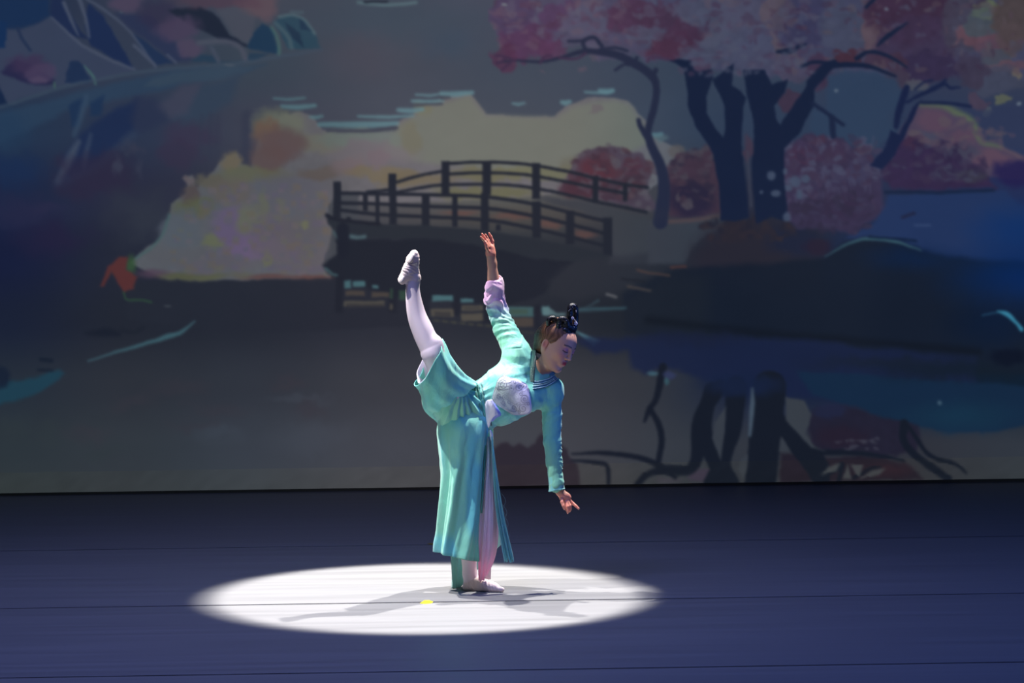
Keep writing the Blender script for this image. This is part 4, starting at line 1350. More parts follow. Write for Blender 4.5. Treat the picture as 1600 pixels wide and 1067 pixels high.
# tunic: bodice and sleeves
tun = []
ad = lambda pr, k=.03, op='+': tun.append((pr, k, op))
for T, o1 in ((TR_A, .012), (TR_B, .012)):
    ad(rc(T[0], T[1], .062 + o1, .072 + o1), .05)
    ad(rc(T[1], T[2], .072 + o1, .068 + o1), .03)
ad(rc(P(812, 562, .05), P(856, 607, .03), .068, .064), .05)
ad(el(P(803, 600, -.045), (.055, .045, .055)), .05)
ad(el(P(826, 622, -.055), (.05, .045, .05)), .05)
ad(rc(P(737, 640, 0), P(755, 633, .01), .092, .084), .05)
slR = [shR, P(789, 515, .12), elR, P(772.5, 468, .16), P(773, 446, .155)]
slL = [shL, P(862, 650, .015), elL, P(866, 725, -.01), P(870, 760, -.02)]
for a, b, r1, r2, k in ((0, 1, .060, .050, .035), (1, 2, .050, .046, .012), (2, 3, .046, .044, .008), (3, 4, .044, .040, .008)):
    ad(rc(slR[a], slR[b], r1 + .002, r2 + .002), k)
for a, b, r1, r2, k in ((0, 1, .052, .045, .035), (1, 2, .045, .041, .008), (2, 3, .041, .036, .008), (3, 4, .036, .033, .008)):
    ad(rc(slL[a], slL[b], r1, r2), k)
ad(rc(P(847, 573, -.05), P(872, 548, -.05), .036, .06), .006, '-')
ad(rc(P(848, 570, .02), P(872, 548, .02), .036, .06), .006, '-')
ad(rc(wrL, P(870, 757, -.02), .022, .022), .004, '-')
taxs = [axis(P(725, 0)[0] - .05, P(888, 0)[0], .0036), axis(-.16, .24, .0036), axis(P(0, 775)[2], P(0, 428, .15)[2], .0036)]
ft = field(tun, taxs)
tv, tf = surf(ft, taxs)
del ft
tv = relax(tv, tf, 2, .4)
tn = normals(tv, tf)
tx, ty = pix(tv)
ex, ez = np.array([1., 0, 0]), np.array([0, 0, 1.])


def unit(a):
    return np.asarray(a, float) / np.linalg.norm(a)


sp_dir = unit(P(845, 578) - P(740, 640))
cross_dir = unit(np.cross(sp_dir, np.array([0, 1., 0])))
d = np.zeros(len(tv))
armR = (ty < 545) & (tx < 815)
armL = (ty > 645) & (tx > 843)
torso = ~(armR | armL)
aR = unit(P(773, 450, .15) - shR)
aL = unit(wrL - shL)
# bunched sleeve of the raised arm: rings of folds, strongest round the elbow
tR = (tv - shR) @ aR
d += armR * .009 * np.exp(-((ty - 478) / 30) ** 2) * (ridge(((tv - shR) @ unit(aR + np.array([.45, .2, .1]))) * 27 + 2.2 * noise3(tv * 18)) - .5)
d += armR * .008 * wr(tv, unit(aR + .7 * np.array([.6, .3, .5])), unit(np.cross(aR, [0, 1, 0])), 60, 9, 2)
# long sleeve: puckered seam on the outside, slanting folds
sl = armL.astype(float)
d += sl * .007 * wr(tv, unit(aL + np.array([.5, 0, .2])), unit(np.cross(aL, [.5, .4, 0])), 58, 9, 5)
d += sl * .0032 * np.exp(-((tx - 878) / 4.0) ** 2) * (ridge(ty / 8.5 + 2.2 * noise3(tv * 26)) - .5)
# bodice folds run from the raised armpit and gather at the waist
d += torso * (.010 * wr(tv, unit(cross_dir + .5 * sp_dir), unit(sp_dir - .5 * cross_dir), 34, 7, 8) + .007 * wr(tv, unit(sp_dir - .2 * cross_dir), unit(cross_dir + .3 * sp_dir), 52, 9, 21))
wst = np.exp(-((tx - 752) / 14.0) ** 2)
d += torso * wst * .008 * (ridge((tv @ cross_dir) * 26 + noise3(tv * 14)) - .5)
tv = tv + tn * (np.maximum(d, -.0035) + .002)[:, None]
tcol = satin(tv)
wR = armR * sst(512, 470, ty)
tcol = tcol * (1 - wR[:, None]) + mixc((190, 210, 224), (232, 184, 222), sst(490, 468, ty)) * wR[:, None]
tunic = mesh_obj('tunic', tv, tf, M_satin, person, True, tcol)
tag(tunic, 'fitted teal satin bodice with sleeves, raised sleeve fading to lilac')
TB_ = BVHTree.FromPolygons([tuple(p) for p in tv.tolist()], [tuple(q_) for q_ in tf.tolist()])

# cuff of the raised sleeve, flared and pale pink
def pinkc(u, v, a, b):
    return mixc((234, 186, 222), (248, 226, 236), sst(.35, 1, v))


def ring(cx, cy, dy, rx, ry, tilt, n=14, lift=0.0):
    """a ring of control points in pixels: rx, ry in px / metres depth"""
    out = []
    for i in range(n):
        t = 2 * math.pi * i / n
        out.append((cx + rx * math.cos(t), cy + tilt * math.cos(t) - lift * math.sin(t), dy + ry * math.sin(t)))
    return out


sheet('cuff', [ring(773, 466, .155, 14.6, .044, 3), ring(773.5, 456, .155, 14, .044, 4), ring(774, 449, .155, 14.2, .046, 2, lift=2.5), ring(774.6, 442, .155, 12.6, .044, 1, lift=5), ring(773, 435.5, .155, 10.4, .038, -2.5, lift=6.5)],
      72, 26, M_sheer, pinkc, lambda u, v: .004 * np.sin(u * 6.28 * 3 + 5 * v) * v + .005 * np.exp(-((u - .0) / .08) ** 2) * v, True,
      label='pale pink flared cuff of the raised sleeve')
sheet('cuff', [ring(867, 738, -.01, 11.6, .034, 1), ring(868.5, 750, -.015, 11.4, .034, 0), ring(869.5, 760, -.02, 11.4, .033, -1), ring(870, 766.5, -.02, 12.0, .034, -2)],
      64, 14, M_satin, lambda u, v, a, b: mixc((132, 218, 198), (140, 216, 212), v),
      lambda u, v: .0025 * np.sin(u * 6.28 * 5) * v + .002 * sst(.85, 1, v), True)

# hips: gathered wrap over the pelvis
hp_ = []
hd = lambda pr, k=.05, op='+': hp_.append((pr, k, op))
hd(rc(P(709, 638, -.05), P(742, 641, .03), .100, .102))
hd(rc(P(742, 641, .03), P(756, 638, .01), .098, .090))
hd(rc(P(701, 625, -.09), P(722, 634, 0), .098, .10))
hd(el(P(726, 604, -.0), (.05, .06, .048)), .03)
hd(rc(P(727, 650, .01), P(728, 675, -.0), .104, .100))
haxs = [axis(P(655, 0)[0] - .03, P(790, 0)[0], .004), axis(-.26, .22, .004), axis(P(0, 730)[2], P(0, 560)[2], .004)]
fh = field(hp_, haxs)
hv, hf = surf(fh, haxs)
hv = relax(hv, hf, 2, .4)
hn = normals(hv, hf)
hx_, hy_ = pix(hv)
ang = np.arctan2(hy_ - 606, hx_ - 722)                                   # folds fan out from the groin
rad = np.hypot(hy_ - 606, hx_ - 722)
fan = (ridge(ang * 3.3 + .8 * noise3(hv * 12)) - .5) * sst(4, 26, rad)
hv = hv + hn * (.013 * fan + .006 * wr(hv, ex, ez, 40, 10, 3))[:, None]
mesh_obj('hip_wrap', hv, hf, M_satin, person, True, satin(hv))

# trouser leg of the raised leg, fallen open to the knee
def chord_ring(p0, p1, dy, depth, bow, n=16):
    (x0, y0_), (x1, y1_) = p0, p1
    cx, cy = (x0 + x1) / 2, (y0_ + y1_) / 2
    ax_, ay_ = (x0 - x1) / 2, (y0_ - y1_) / 2
    out = []
    for i in range(n):
        t = 2 * math.pi * i / n
        s = math.sin(t)
        out.append((cx + ax_ * math.cos(t) - bow[0] * s, cy + ay_ * math.cos(t) - bow[1] * s, dy + depth * s))
    return out


TRR = [chord_ring((690.5, 531), (651.5, 602), -.24, .088, (4.5, 5)), chord_ring((702, 553), (655.5, 610), -.215, .100, (3, 3)), chord_ring((714, 572), (658, 622), -.18, .112, (2, 2)),
       chord_ring((728, 588), (664, 641), -.12, .12, (1, 1)), chord_ring((745, 600), (684, 660), -.05, .11, (0, 0))]


def tr_col(u, v, a, b):
    n = noise3(np.stack([a / 9, b / 16, u * 0], 1))
    return mixc((116, 208, 200), (132, 218, 194), n)


def tr_fold(u, v):
    return .007 * np.sin(u * 6.283 * 5 + 2.2 * v) * sst(1, .2, v) + .006 * (noise3(np.stack([u * 16 + v * 3, v * 3, u * 0 + 7], 1)) - .5) * 2 + .004 * np.sin(u * 6.283 * 11 - 5 * v) * v


sheet('trouser_leg', TRR, 120, 50, M_satin, tr_col, tr_fold, True, label='wide teal trouser leg fallen open at the raised knee')
LIN = [chord_ring((687, 534), (653, 596), -.236, .078, (7.5, 9)), chord_ring((691, 545), (657, 600), -.225, .084, (4, 4)), chord_ring((700, 562), (660, 612), -.20, .092, (2, 2))]
sheet('trouser_lining', LIN, 80, 14, M_sheer, lambda u, v, a, b: mixc((222, 216, 232), (206, 212, 226), v), lambda u, v: .004 * np.sin(u * 6.283 * 6), True, label='pale lining inside the raised trouser leg')

# long front panel of the skirt on the standing side
SK = [[(766, 632, -.04), (747, 638, -.085), (717, 636, -.11), (699, 630, -.07), (693, 626, .0), (700, 620, .08), (720, 618, .11)],
      [(766, 656, -.055), (747, 664, -.135), (717, 660, -.162), (693, 654, -.105), (685, 650, .0), (694, 644, .10), (720, 642, .14)],
      [(761, 690, -.078), (742, 694, -.155), (714, 692, -.175), (691, 688, -.115), (683.5, 684, .0), (692, 680, .11), (718, 678, .15)],
      [(756.5, 720, -.09), (739, 724, -.155), (712, 722, -.17), (694, 719, -.115), (687.5, 717, 0), (694, 713, .11), (716, 711, .15)],
      [(755, 748, -.10), (737, 752, -.165), (710, 750, -.18), (696, 747, -.12), (690, 745, 0), (696, 741, .11), (716, 739, .15)],
      [(751.5, 802, -.115), (734, 806, -.175), (707, 804, -.185), (692, 801, -.125), (686, 799, 0), (692, 794, .11), (713, 792, .155)],
      [(749.5, 846, -.125), (731, 846, -.185), (705, 843, -.19), (690, 839, -.13), (682.5, 836, 0), (690, 830, .11), (711, 829, .155)],
      [(748, 877.5, -.13), (728, 875, -.195), (704, 869.5, -.195), (688.5, 865, -.13), (680, 861.5, 0), (689, 856, .11), (710, 854, .155)]]


def sk_col(u, v, a, b):
    n = noise3(np.stack([u * 9 + v, v * 3.0, u * 0 + 2], 1))
    c = mixc((108, 200, 206), (136, 216, 190), sst(.3, .7, n))
    e = sst(.966, .985, v)
    return c * (1 - .18 * e)[:, None]


def sk_fold(u, v):
    w = u + .05 * np.sin(v * 4) + .06 * noise3(np.stack([u * 4, v * 2, u * 0], 1))
    return (.012 * np.sin(w * 6.283 * 4.2 + .5) + .006 * np.sin(w * 6.283 * 9.1 + 2)) * sst(-.1, .75, v) + .010 * (ridge(u * 5 - v * 2.6) - .5) * sst(.5, 0, v) + .004 * (noise3(np.stack([u * 30, v * 12, u * 0 + 3], 1)) - .5)


sheet('skirt_front', SK, 130, 90, M_satin, sk_col, sk_fold, label='long teal front panel hanging from hip to shin')
sheet('skirt_facing', [[(757.5, 690, -.085), (764, 690, -.05)], [(756.5, 720, -.095), (761, 720, -.06)], [(754, 760, -.105), (757, 760, -.07)], [(751.5, 802, -.115), (753.5, 802, -.09)]], 8, 30, M_satin,
      lambda u, v, a, b: mixc((40, 150, 130), (60, 170, 150), v), label='deep green facing along the skirt slit')
BK = [[(694, 662, .13), (730, 660, .165), (770, 664, .10)],
      [(700, 740, .15), (735, 740, .20), (773, 742, .14)],
      [(702, 830, .14), (730, 826, .19), (779, 810, .14)],
      [(704, 880, .09), (724, 876, .13), (781, 832, .14)],
      [(705.5, 917.5, .055), (720, 917, .08), (782, 851, .14)]]
sheet('skirt_back', BK, 70, 60, M_sheer, lambda u, v, a, b: mixc((150, 222, 214), (196, 238, 232), v), lambda u, v: .010 * np.sin(u * 6.283 * 4 + v) * v, label='mint back panel reaching the floor behind the foot')
PK = [[(757, 684, -.06), (763, 682, -.07), (769, 682, -.03)],
      [(756, 720, -.07), (764, 718, -.08), (770.5, 718, -.03)],
      [(754, 760, -.08), (763, 758, -.09), (773.5, 758, -.03)],
      [(751, 800, -.09), (762, 800, -.10), (777, 800, -.04)],
      [(748.5, 846, -.10), (760, 848, -.11), (777, 842, -.05)],
      [(748, 878, -.09), (757, 880, -.10), (771, 874, -.05)],
      [(749, 906, -.045), (753, 907, -.05), (760, 897, -.04)]]


def pk_col(u, v, a, b):
    c0 = mixc((218, 234, 238), (240, 226, 242), sst(.05, .45, v))
    t = sst(.4, .95, v)[:, None]
    return c0 * (1 - t) + srgb((250, 200, 226))[None] * t


sheet('pink_panel', PK, 60, 80, M_sheer, pk_col, lambda u, v: .006 * np.sin(u * 6.283 * 3 + 2 * v) + .003 * np.sin(u * 6.283 * 7), label='sheer inner panel fading from pale blue to pink')
sheet('pink_panel', [[(762, 850, .0), (770, 850, .02)], [(758, 880, .0), (768, 880, .02)], [(755, 906, -.01), (767, 905, .01)]], 14, 20, M_sheer, lambda u, v, a, b: mixc((226, 200, 222), (238, 214, 228), v), lambda u, v: .003 * np.sin(u * 12))

# tassel: knot and strands
rt = np.random.RandomState(5)
st_, sc_ = [], []
for i in range(96):
    u = rt.rand()
    k = rt.normal(0, 1)
    dep = -.075 + .012 * rt.normal()
    e = (787.5 + 15.5 * u, 876 + rt.uniform(-4, 3), dep - .02)
    mpx = 768 + (e[0] - 768) * .56 + (u - .5) * 2 + k * .5
    t_ = tube([P(767.5 + 1.5 * u, 682, dep), P(769.5 + 4.5 * u, 720, dep), P(mpx - 3.5, 795, dep), P(*e)], [.0011, .0013, .0013, .0010], 4, 14)
    st_.append(t_)
    c = [(126, 212, 208), (98, 186, 212), (150, 224, 214), (116, 200, 216)][rt.randint(4)]
    sc_.append(np.tile(srgb(c), (len(t_[0]), 1)))
for i in range(5):                                                       # stray threads
    x = 783 + 2.2 * i
    t_ = tube([P(x, 770 + 18 * i, -.08), P(x + 7, 782 + 18 * i, -.09), P(x + 3, 796 + 17 * i, -.08), P(x + 8, 806 + 17 * i, -.08)], .0005, 4, 16)
    st_.append(t_)
    sc_.append(np.tile(srgb((150, 190, 196)), (len(t_[0]), 1)))
v_, f_ = join(st_)
ta = mesh_obj('tassel', v_, f_, M_satin, person, True, np.concatenate(sc_))
tag(ta, 'long teal thread tassel hanging from the waist', kind='stuff')
kv, kf = tube([P(766, 672, -.085), P(767.5, 677, -.088), P(768, 683, -.088), P(768.5, 688, -.086)], [.004, .008, .0075, .005], 10, 10)
mesh_obj('knot', kv, kf, mat('silver_thread', (214, 218, 230), .35, metallic=.3), ta)


# ------------------------------------------------------------------ trims laid on the tunic
VD = Vector((0, 1, 0))


def on_tunic(px, py, off):
    a = P(px, py, -.6)
    b = P(px, py, .3)
    d_ = Vector((b - a).tolist()).normalized()
    hit, nr, ix, ds = TB_.ray_cast(Vector(a.tolist()), d_)
    if hit is None:
        hit, nr, ix, ds = TB_.find_nearest(Vector(P(px, py, -.05).tolist()))
    if nr.y > 0:
        nr = -nr
    return np.array(hit) + np.array(nr) * off


def smoothg(g, it=2):
    for _ in range(it):
        b = g.copy()
        b[1:-1] = (g[:-2] + 2 * g[1:-1] + g[2:]) / 4
        g = b
    return g


def ribbon(name, path, wpx, mt, color, off=.004, n=40, m_=5, thick=.002, parent=None, label=None):
    c = cr(np.array(path, float), n)
    t = np.gradient(c, axis=0)
    t /= np.linalg.norm(t, axis=1, keepdims=True)
    nn = np.stack([-t[:, 1], t[:, 0]], 1)
    g = np.array([[on_tunic(*(c[i] + nn[i] * wpx * (j / (m_ - 1) - .5)), off) for j in range(m_)] for i in range(n)])
    g = smoothg(g, 3)
    v = g.reshape(-1, 3)
    o = mesh_obj(name, v, grid_faces(n, m_), mt, parent or person, True, np.tile(srgb(color), (len(v), 1)))
    solid(o, thick)
    if label:
        o['label'] = label
    return o


M_trim = mat('trim_braid', rough=.4, attr=True, spec=.6, bump=(400, .5, (1, 1, 1)))
# waistband: dark cords between pleats
for k, (dx_, w_, c) in enumerate(((0, 2.2, (34, 110, 104)), (5, 2.6, (60, 150, 138)), (10, 2.0, (30, 100, 98)))):
    ribbon('waistband', [(742 + dx_, 602 - .3 * dx_), (746 + dx_, 622), (754 + dx_ * .9, 645), (763 + dx_ * .5, 664)], w_, M_trim, c, .005, 36, 4)
# emblem on the chest: silvery brocade
M_broc = mat('silver_brocade', rough=.38, attr=True, spec=.6, metallic=.1, bump=(150, .25, (1, 1, 1)))


def patch(name, outline, center, mt, color, off, rings=10, n=72, label=None, thick=.003, bulge=.0):
    o_ = cr(np.array(outline, float), n, True)
    c = np.array(center, float)
    vv = [on_tunic(c[0], c[1], off + bulge)]
    for r in range(1, rings + 1):
        s_ = r / rings
        for i in range(n):
            q_ = c + (o_[i] - c) * s_
            vv.append(on_tunic(q_[0], q_[1], off + bulge * (1 - s_ ** 2)))
    vv = np.array(vv)
    f = [(0, 1 + (i + 1) % n, 1 + i) for i in range(n)]
    f += [(1 + (r - 1) * n + i, 1 + (r - 1) * n + (i + 1) % n, 1 + r * n + (i + 1) % n, 1 + r * n + i) for r in range(1, rings) for i in range(n)]
    a, b = pix(vv)
    o = mesh_obj(name, vv, f, mt, person, True, color(a, b))
    solid(o, thick)
    if label:
        o['label'] = label
    return o


EMB = [(780, 592.5), (788, 588), (800, 591), (818, 599), (825, 607), (830, 634), (827, 643), (814, 646), (802, 647), (786, 638), (770, 626), (772, 612), (776, 602)]
emblem = patch('emblem', EMB, (802, 618), M_broc, lambda a, b: mixc((164, 176, 172), (204, 200, 226), sst(786, 818, a - .3 * (b - 618))), .007, label='silver and lilac brocade emblem on the chest', bulge=.004)  # greyer on the left: shade on the brocade put into its colour
st_ = []


def spiral(cx, cy, r, turns, ph, sx=1.0):
    out = []
    n = int(26 * turns)
    for i in range(n + 1):
        t = i / n
        a = ph + turns * 6.283 * t
        out.append(on_tunic(cx + sx * r * (1 - .85 * t) * math.cos(a), cy + r * (1 - .85 * t) * math.sin(a), .0115))
    return tube(smoothg(np.array(out), 1), .0007, 5)


for (cx, cy, r, tn_, ph, sx) in ((805, 621, 10, 2.2, .4, 1), (787, 601, 8.5, 2.0, 2, 1), (811, 605, 7, 1.8, 3.5, -1), (820, 622, 6.5, 1.8, 1, 1), (818, 636, 6, 1.6, 4, -1), (790, 619, 6.5, 1.8, 5, 1), (802, 637, 6, 1.5, .7, -1), (780, 618, 4.5, 1.3, 2, 1), (799, 606, 4, 1.2, 0, 1), (824, 610, 3, 1.2, 2, -1), (797, 613, 3.4, 1.2, 1, 1), (796, 628, 4.2, 1.4, 3, -1), (812, 630, 4, 1.3, 2, 1), (814, 615, 3.6, 1.3, 5, 1), (810, 641, 3.2, 1.2, 1, -1), (825, 630, 3.2, 1.2, 4, 1), (780, 606, 3.5, 1.2, 1, 1), (786, 628, 4, 1.3, 0, -1), (803, 597, 3.4, 1.2, 3, 1), (818, 604, 2.8, 1.1, 0, 1)):
    st_.append(spiral(cx, cy, r, tn_, ph, sx))
for dlt in (-2.6, 0, 2.6):
    st_.append(tube(smoothg(np.array([on_tunic(x, 600 - .018 * (x - 788) ** 2 + dlt * 1.6 + 4, .0115) for x in np.linspace(778, 800, 18)]), 1), .0009, 5))
v_, f_ = join(st_)
mesh_obj('embroidery', v_, f_, mat('embroidery_thread', (98, 98, 122), .45), emblem, True)
bd = cr(np.array(EMB, float), 90, True)
v_, f_ = tube(smoothg(np.array([on_tunic(x, y, .009) for x, y in np.concatenate([bd, bd[:1]])]), 2), .0008, 6)
mesh_obj('edging', v_, f_, mat('edging_cord', (196, 198, 214), .4), emblem, True)
# upturned tip of the sash, stands off the waist
FL = [[(759.5, 628, -.13), (764, 625, -.145), (769, 624.5, -.155), (775, 630, -.15)],
      [(759, 634, -.125), (765, 633, -.15), (773, 635, -.165), (781, 641, -.155)],
      [(760.5, 645, -.12), (767, 645, -.145), (776, 647, -.16), (783, 649, -.15)],
      [(762, 656, -.115), (766, 654, -.135), (771, 653, -.145), (776, 652, -.14)],
      [(764.5, 668, -.105), (765.5, 664, -.115), (767, 660, -.12), (769, 657, -.12)]]
sheet('sash_tip', FL, 30, 34, M_broc, lambda u, v, a, b: mixc((226, 224, 238), (116, 130, 208), sst(.42, .85, u + .25 * (noise3(np.stack([a / 3, b / 3, u * 0], 1)) - .5))), lambda u, v: .007 * np.sin(u * 5 + v * 2), label='white and violet upturned sash tip at the waist')
# crossed collar: two braided bands on the chest, a band up the neck, a stand of collar behind the chin
for k in range(2):
    rb = ribbon('collar_band', [(832, 600 + 7 * k), (845, 597.5 + 7 * k), (860, 592 + 7 * k), (872.5 - k, 584 + 7 * k)], 5.4, M_trim, (44, 116, 138), .005, 40, 5, label='dark teal braided band crossing the chest' if k == 0 else None)
    for dd in (-1.9, 1.9):
        ribbon('braid', [(832, 600 + 7 * k + dd), (845, 597.5 + 7 * k + dd), (860, 592 + 7 * k + dd), (872.5 - k, 584 + 7 * k + dd)], 1.2, M_trim, (170, 206, 216), .0085, 40, 3, parent=rb)
NB = [[(833.5, 546, .05), (837.5, 546, .03)], [(831.5, 556, -.02), (837.6, 555, -.05)], [(829.5, 569, -.065), (836.2, 569, -.085)], [(828, 584, -.09), (835.2, 585, -.10)], [(828, 596, -.10), (835, 598, -.108)]]
nb = sheet('collar_band', NB, 6, 40, M_trim, lambda u, v, a, b: mixc((22, 92, 82), (14, 52, 52), u), None, thick=.006, label='dark green collar edge up the neck')
bs = []
for i in range(0, 34, 2):                                                # sequins along the collar edge
    t = i / 33
    p_ = cr(np.array([[(P(*r[0]) * .6 + P(*r[1]) * .4) for r in NB]])[0], 34)[i] + np.array([.006 * math.sin(i * 9), -.006, 0])
    bs.append(p_)
sq_v, sq_f = [], []
octa = np.array([(1, 0, 0), (-1, 0, 0), (0, 1, 0), (0, -1, 0), (0, 0, 1), (0, 0, -1)], float)
octf = np.array([(0, 2, 4), (2, 1, 4), (1, 3, 4), (3, 0, 4), (2, 0, 5), (1, 2, 5), (3, 1, 5), (0, 3, 5)])
v_, f_ = join([(octa * .0017 + p_, octf) for p_ in bs])
sq = mesh_obj('sequins', v_, f_, mat('sequin', (200, 240, 225), .15, metallic=.6), nb, False)
sq['kind'] = 'stuff'
sheet('collar_stand', [[(858, 588, -.085), (858, 584, -.075)], [(866, 584.5, -.05), (866, 579, -.045)], [(872, 578, -.01), (871.5, 571, -.01)], [(873, 571, .04), (872, 564, .04)]], 8, 24, M_trim, lambda u, v, a, b: mixc((40, 120, 128), (20, 80, 96), u), None, thick=.005, label='standing collar piece behind the chin')

# ------------------------------------------------------------------ hair
hair = [(el(h(-.014, 0, .028), (.099, .082, .094), AX), .01, '+'),
        (rc(h(-.080, 0, .0), h(-.070, 0, -.045), .040, .034), .03, '+'),
        (el(h(-.03, 0, .085), (.055, .05, .035), AX), .02, '+'),
        (el(h(.106, 0, -.078), (.132, .150, .130), AX), .010, '-'),
        (rc(h(-.008, -.078, -.020), h(-.008, .078, -.020), .026, .026), .008, '-')]
gaxs = [axis(HC[0] - .16, HC[0] + .14, .0026), axis(HC[1] - .14, HC[1] + .14, .0026), axis(HC[2] - .12, HC[2] + .17, .0026)]
gv, gf = surf(field(hair, gaxs), gaxs)
gv = relax(gv, gf, 2, .4)
gn = normals(gv, gf)
qh = gv - h(-.02, 0, .115)
# combed up to the crown: strands run towards the topknot
azi = np.arctan2(qh @ HS, qh @ HF)
strand = ridge(azi * 5 + 4 * noise3(gv * 22)) * .45 + ridge(azi * 15 + 5 * noise3(gv * 26)) * .55
gv = gv + gn * (.0026 * (strand - .5))[:, None]
bk = sst(-.02, -.085, (gv - HC) @ HF)  # dark back: black hairpiece, plus lit and unlit hair put into the colour
gcol = mixc((150, 104, 72), (84, 55, 40), sst(.25, .75, 1 - strand)) * (1 - bk[:, None]) + srgb((30, 22, 22))[None] * bk[:, None]
M_hair = mat('combed_hair', rough=.45, attr=True, spec=.3)
hr = mesh_obj('hair', gv, gf, M_hair, person, True, gcol)
tag(hr, 'brown hair combed up to the crown')
M_blk = mat('black_hairpiece', (16, 14, 17), .32, spec=.6, bump=(220, .4, (1, 1, .25)))


def roll(name, pts, rad, n=40, label=None):
    v, f = tube([P(*p) for p in pts], rad, 14, n)
    t = np.repeat(np.arange(n), 14)
    o = mesh_obj(name, v, f, M_blk, person, True)
    if label:
        o['label'] = label
    return o


tl = roll('topknot_loop', [(889, 518, -.02), (889.8, 503, -.022), (890.4, 487, -.02), (892, 479, -.014), (897.5, 478.5, -.004), (899.2, 487, .004), (898.8, 503, .004), (896.5, 517, -.004)], [.012, .0145, .0148, .0140, .0140, .0148, .0145, .012], 60, 'tall upright loop of black hair on the crown')
for pts, rad in (([(872.5, 513, -.05), (873.5, 502, -.055), (879, 498, -.055), (885, 502, -.05), (885.5, 512, -.045), (878.5, 515.5, -.045), (873, 511, -.05)], [.011, .013, .0135, .0135, .013, .012, .011]),
                 ([(857, 508, -.03), (857.5, 500, -.035), (862.5, 497, -.03), (867.5, 500, -.025), (868, 508, -.02)], [.010, .0125, .013, .0125, .010]),
                 ([(874, 515, -.03), (881, 516, -.045), (888, 519, -.04), (894, 522.5, -.005)], [.014, .019, .018, .010]),
                 ([(878, 505, -.03), (884, 508, -.035), (892, 514, -.02), (896, 520, .01)], [.020, .024, .021, .012])):
    roll('hair_roll', pts, rad, 44)
# ornaments on the topknot
M_pearl = mat('pale_crystal', (226, 222, 245), .2, spec=.8)
for (fx, fy, fd, r) in ((899.5, 505.5, -.022, .0058), (894.5, 497, -.036, .0045), (896, 511, -.03, .0036)):
    pt = []
    for k in range(5):
        a = k * 1.2566
        c = P(fx, fy, fd) + r * np.array([math.cos(a), -.15, math.sin(a)])
        s_ = [(c + .8 * r * np.array([math.cos(t) * math.cos(e), .5 * math.sin(e), math.sin(t) * math.cos(e)])) for e in (-1.2, -.4, .4, 1.2) for t in np.linspace(0, 6.283, 8, endpoint=False)]
        pt.append((np.array(s_), np.array([(i * 8 + j, i * 8 + (j + 1) % 8, (i + 1) * 8 + (j + 1) % 8, (i + 1) * 8 + j) for i in range(3) for j in range(8)])))
    v_, f_ = join(pt)
    mesh_obj('hair_flower', v_, f_, M_pearl, person, True)
v_, f_ = join([(octa * rt.uniform(.0012, .0022) + P(rt.uniform(887, 901), rt.uniform(476, 520), -.036 + .004 * rt.rand()), octf) for _ in range(22)] +
              [(octa * rt.uniform(.0012, .002) + P(rt.uniform(871, 886), rt.uniform(498, 514), -.068), octf) for _ in range(8)])
hs = mesh_obj('hair_sequins', v_, f_, M_pearl, tl, False)
hs['kind'] = 'stuff'
wv = []
for i in range(6):
    j = lambda w: rt.uniform(-w, w)
    y_ = 528 + 3.4 * i
    wv.append(tube([P(841, y_ + j(3), .01), P(835 + j(3), y_ - 3 + j(4), .0), P(829 + j(4), y_ + j(4), -.01), P(829 + j(3), y_ + 6 + j(4), -.01), P(834 + j(3), y_ + 7 + j(4), 0)], .0003, 4, 20))
v_, f_ = join(wv)
ws = mesh_obj('loose_strands', v_, f_, M_blk, hr, True)
ws['kind'] = 'stuff'

# ------------------------------------------------------------------ slippers
def slipper(name, prims, axs_, ruffle=None, colr=None):
    v, f = surf(field(prims, axs_), axs_)
    v = relax(v, f, 2, .4)
    if ruffle is not None:
        v = v + normals(v, f) * ruffle(v)[:, None]
    return mesh_obj(name, v, f, colr, person, True)


s1 = [(rc(P(729.5, 915.5, .005), P(735, 911, 0), .027, .030), .02, '+'), (rc(P(731, 917, .01), P(768, 918.2, -.05), .026, .023), .02, '+'), (rc(P(739, 905, 0), P(772, 917, -.05), .026, .021), .02, '+'),
      (rc(P(768, 918.4, -.05), P(784, 921.2, -.07), .021, .013), .015, '+'), (el(P(731, 888, .0), (.040, .05, .05)), .006, '-')]
zf = .0005
ax1 = [axis(P(716, 0)[0], P(796, 0)[0], .003), axis(-.12, .06, .003), axis(zf - .04, .14, .003)]
v1, f1 = surf(field(s1, ax1), ax1)
v1 = relax(v1, f1, 2, .4)
v1[:, 2] = np.maximum(v1[:, 2], zf)
v1 = v1 + normals(v1, f1) * (.0016 * (ridge((v1 @ unit([1, -.5, .5])) * 60 + noise3(v1 * 30)) - .5) * (v1[:, 2] > .004))[:, None]
v1[:, 2] = np.maximum(v1[:, 2], zf)
o1 = mesh_obj('slipper', v1, f1, M_shoe, person, True)
tag(o1, 'pink canvas slipper flat on the floor')
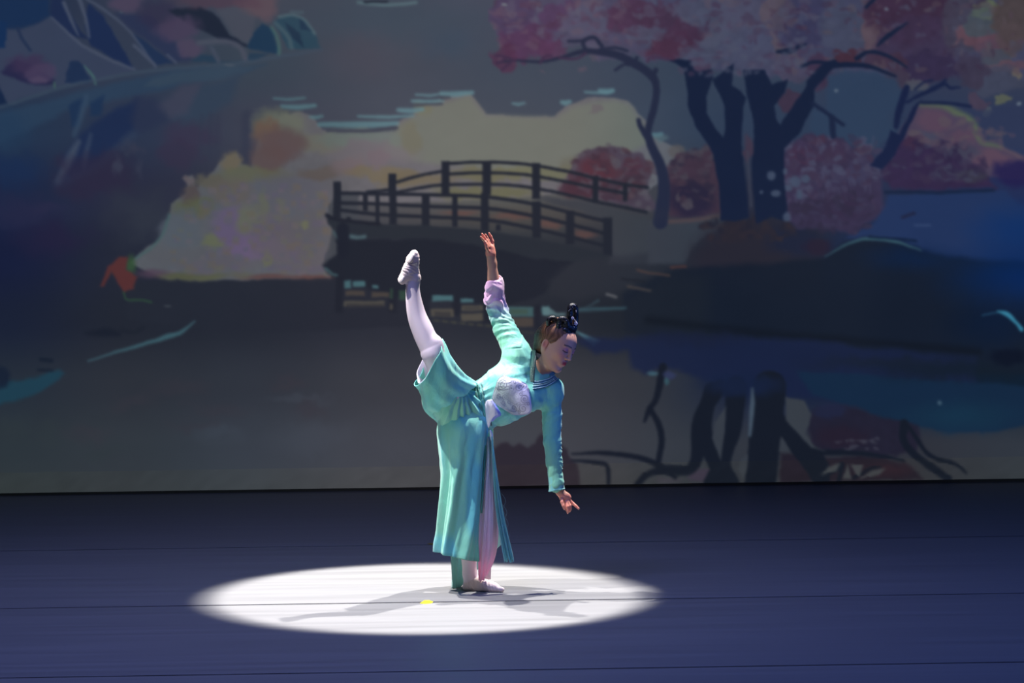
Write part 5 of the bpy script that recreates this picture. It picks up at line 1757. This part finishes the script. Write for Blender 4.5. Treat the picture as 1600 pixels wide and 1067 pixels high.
fa = unit(P(647, 396, -.25) - P(628, 438, -.245))
s2 = [(rc(P(629, 437, -.245), P(638, 420, -.25), .0225, .024), .02, '+'), (rc(P(638, 420, -.25), P(644, 405, -.25), .024, .026), .015, '+'), (rc(P(644, 405, -.25), P(647, 396.5, -.255), .026, .019), .01, '+'),
      (rc(P(647, 436, -.23), P(640, 428, -.24), .032, .027), .02, '+'), (rc(P(650, 430, -.235), P(649, 402, -.25), .0165, .016), .02, '+')]
ax2 = [axis(P(610, 0)[0], P(668, 0)[0], .003), axis(-.32, -.15, .003), axis(P(0, 458)[2], P(0, 380)[2], .003)]


def ruf(v):
    t = (v - P(628, 438, -.245)) @ fa
    sole = sst(.0, -.02, v[:, 1] + .25)
    return .0032 * (ridge(t * 75 + 1.2 * noise3(v * 40)) - .5) * np.exp(-((t - .065) / .035) ** 4) * (.35 + .65 * sole) + .0015 * (ridge(t * 40 + 2 * noise3(v * 25)) - .5)


o2 = slipper('slipper', s2, ax2, ruf, M_shoe)
tag(o2, 'gathered canvas slipper on the raised foot')
nS = unit([-.62, -.75, .2])
nS = unit(nS - fa * (nS @ fa))
aS = np.cross(nS, fa)
for (cx, cy, cd_, rl, rw) in ((641, 403, -.276, .028, .0170), (626.5, 436, -.268, .020, .0160)):
    pv, pf = [], []
    c = P(cx, cy, cd_)
    n1, n2 = 20, 6
    V_ = [c + nS * .006]
    for r in range(1, n2 + 1):
        s_ = math.sin(r / n2 * math.pi / 2)
        for i in range(n1):
            t = 6.283 * i / n1
            V_.append(c + fa * rl * s_ * math.cos(t) + aS * rw * s_ * math.sin(t) + nS * (.006 * math.cos(r / n2 * math.pi / 2)) - nS * (.006 if r == n2 else 0))
    F_ = [(0, 1 + i, 1 + (i + 1) % n1) for i in range(n1)] + [(1 + (r - 1) * n1 + i, 1 + r * n1 + i, 1 + r * n1 + (i + 1) % n1, 1 + (r - 1) * n1 + (i + 1) % n1) for r in range(1, n2) for i in range(n1)]
    mesh_obj('sole_pad', np.array(V_), F_, M_pad, o2, True)
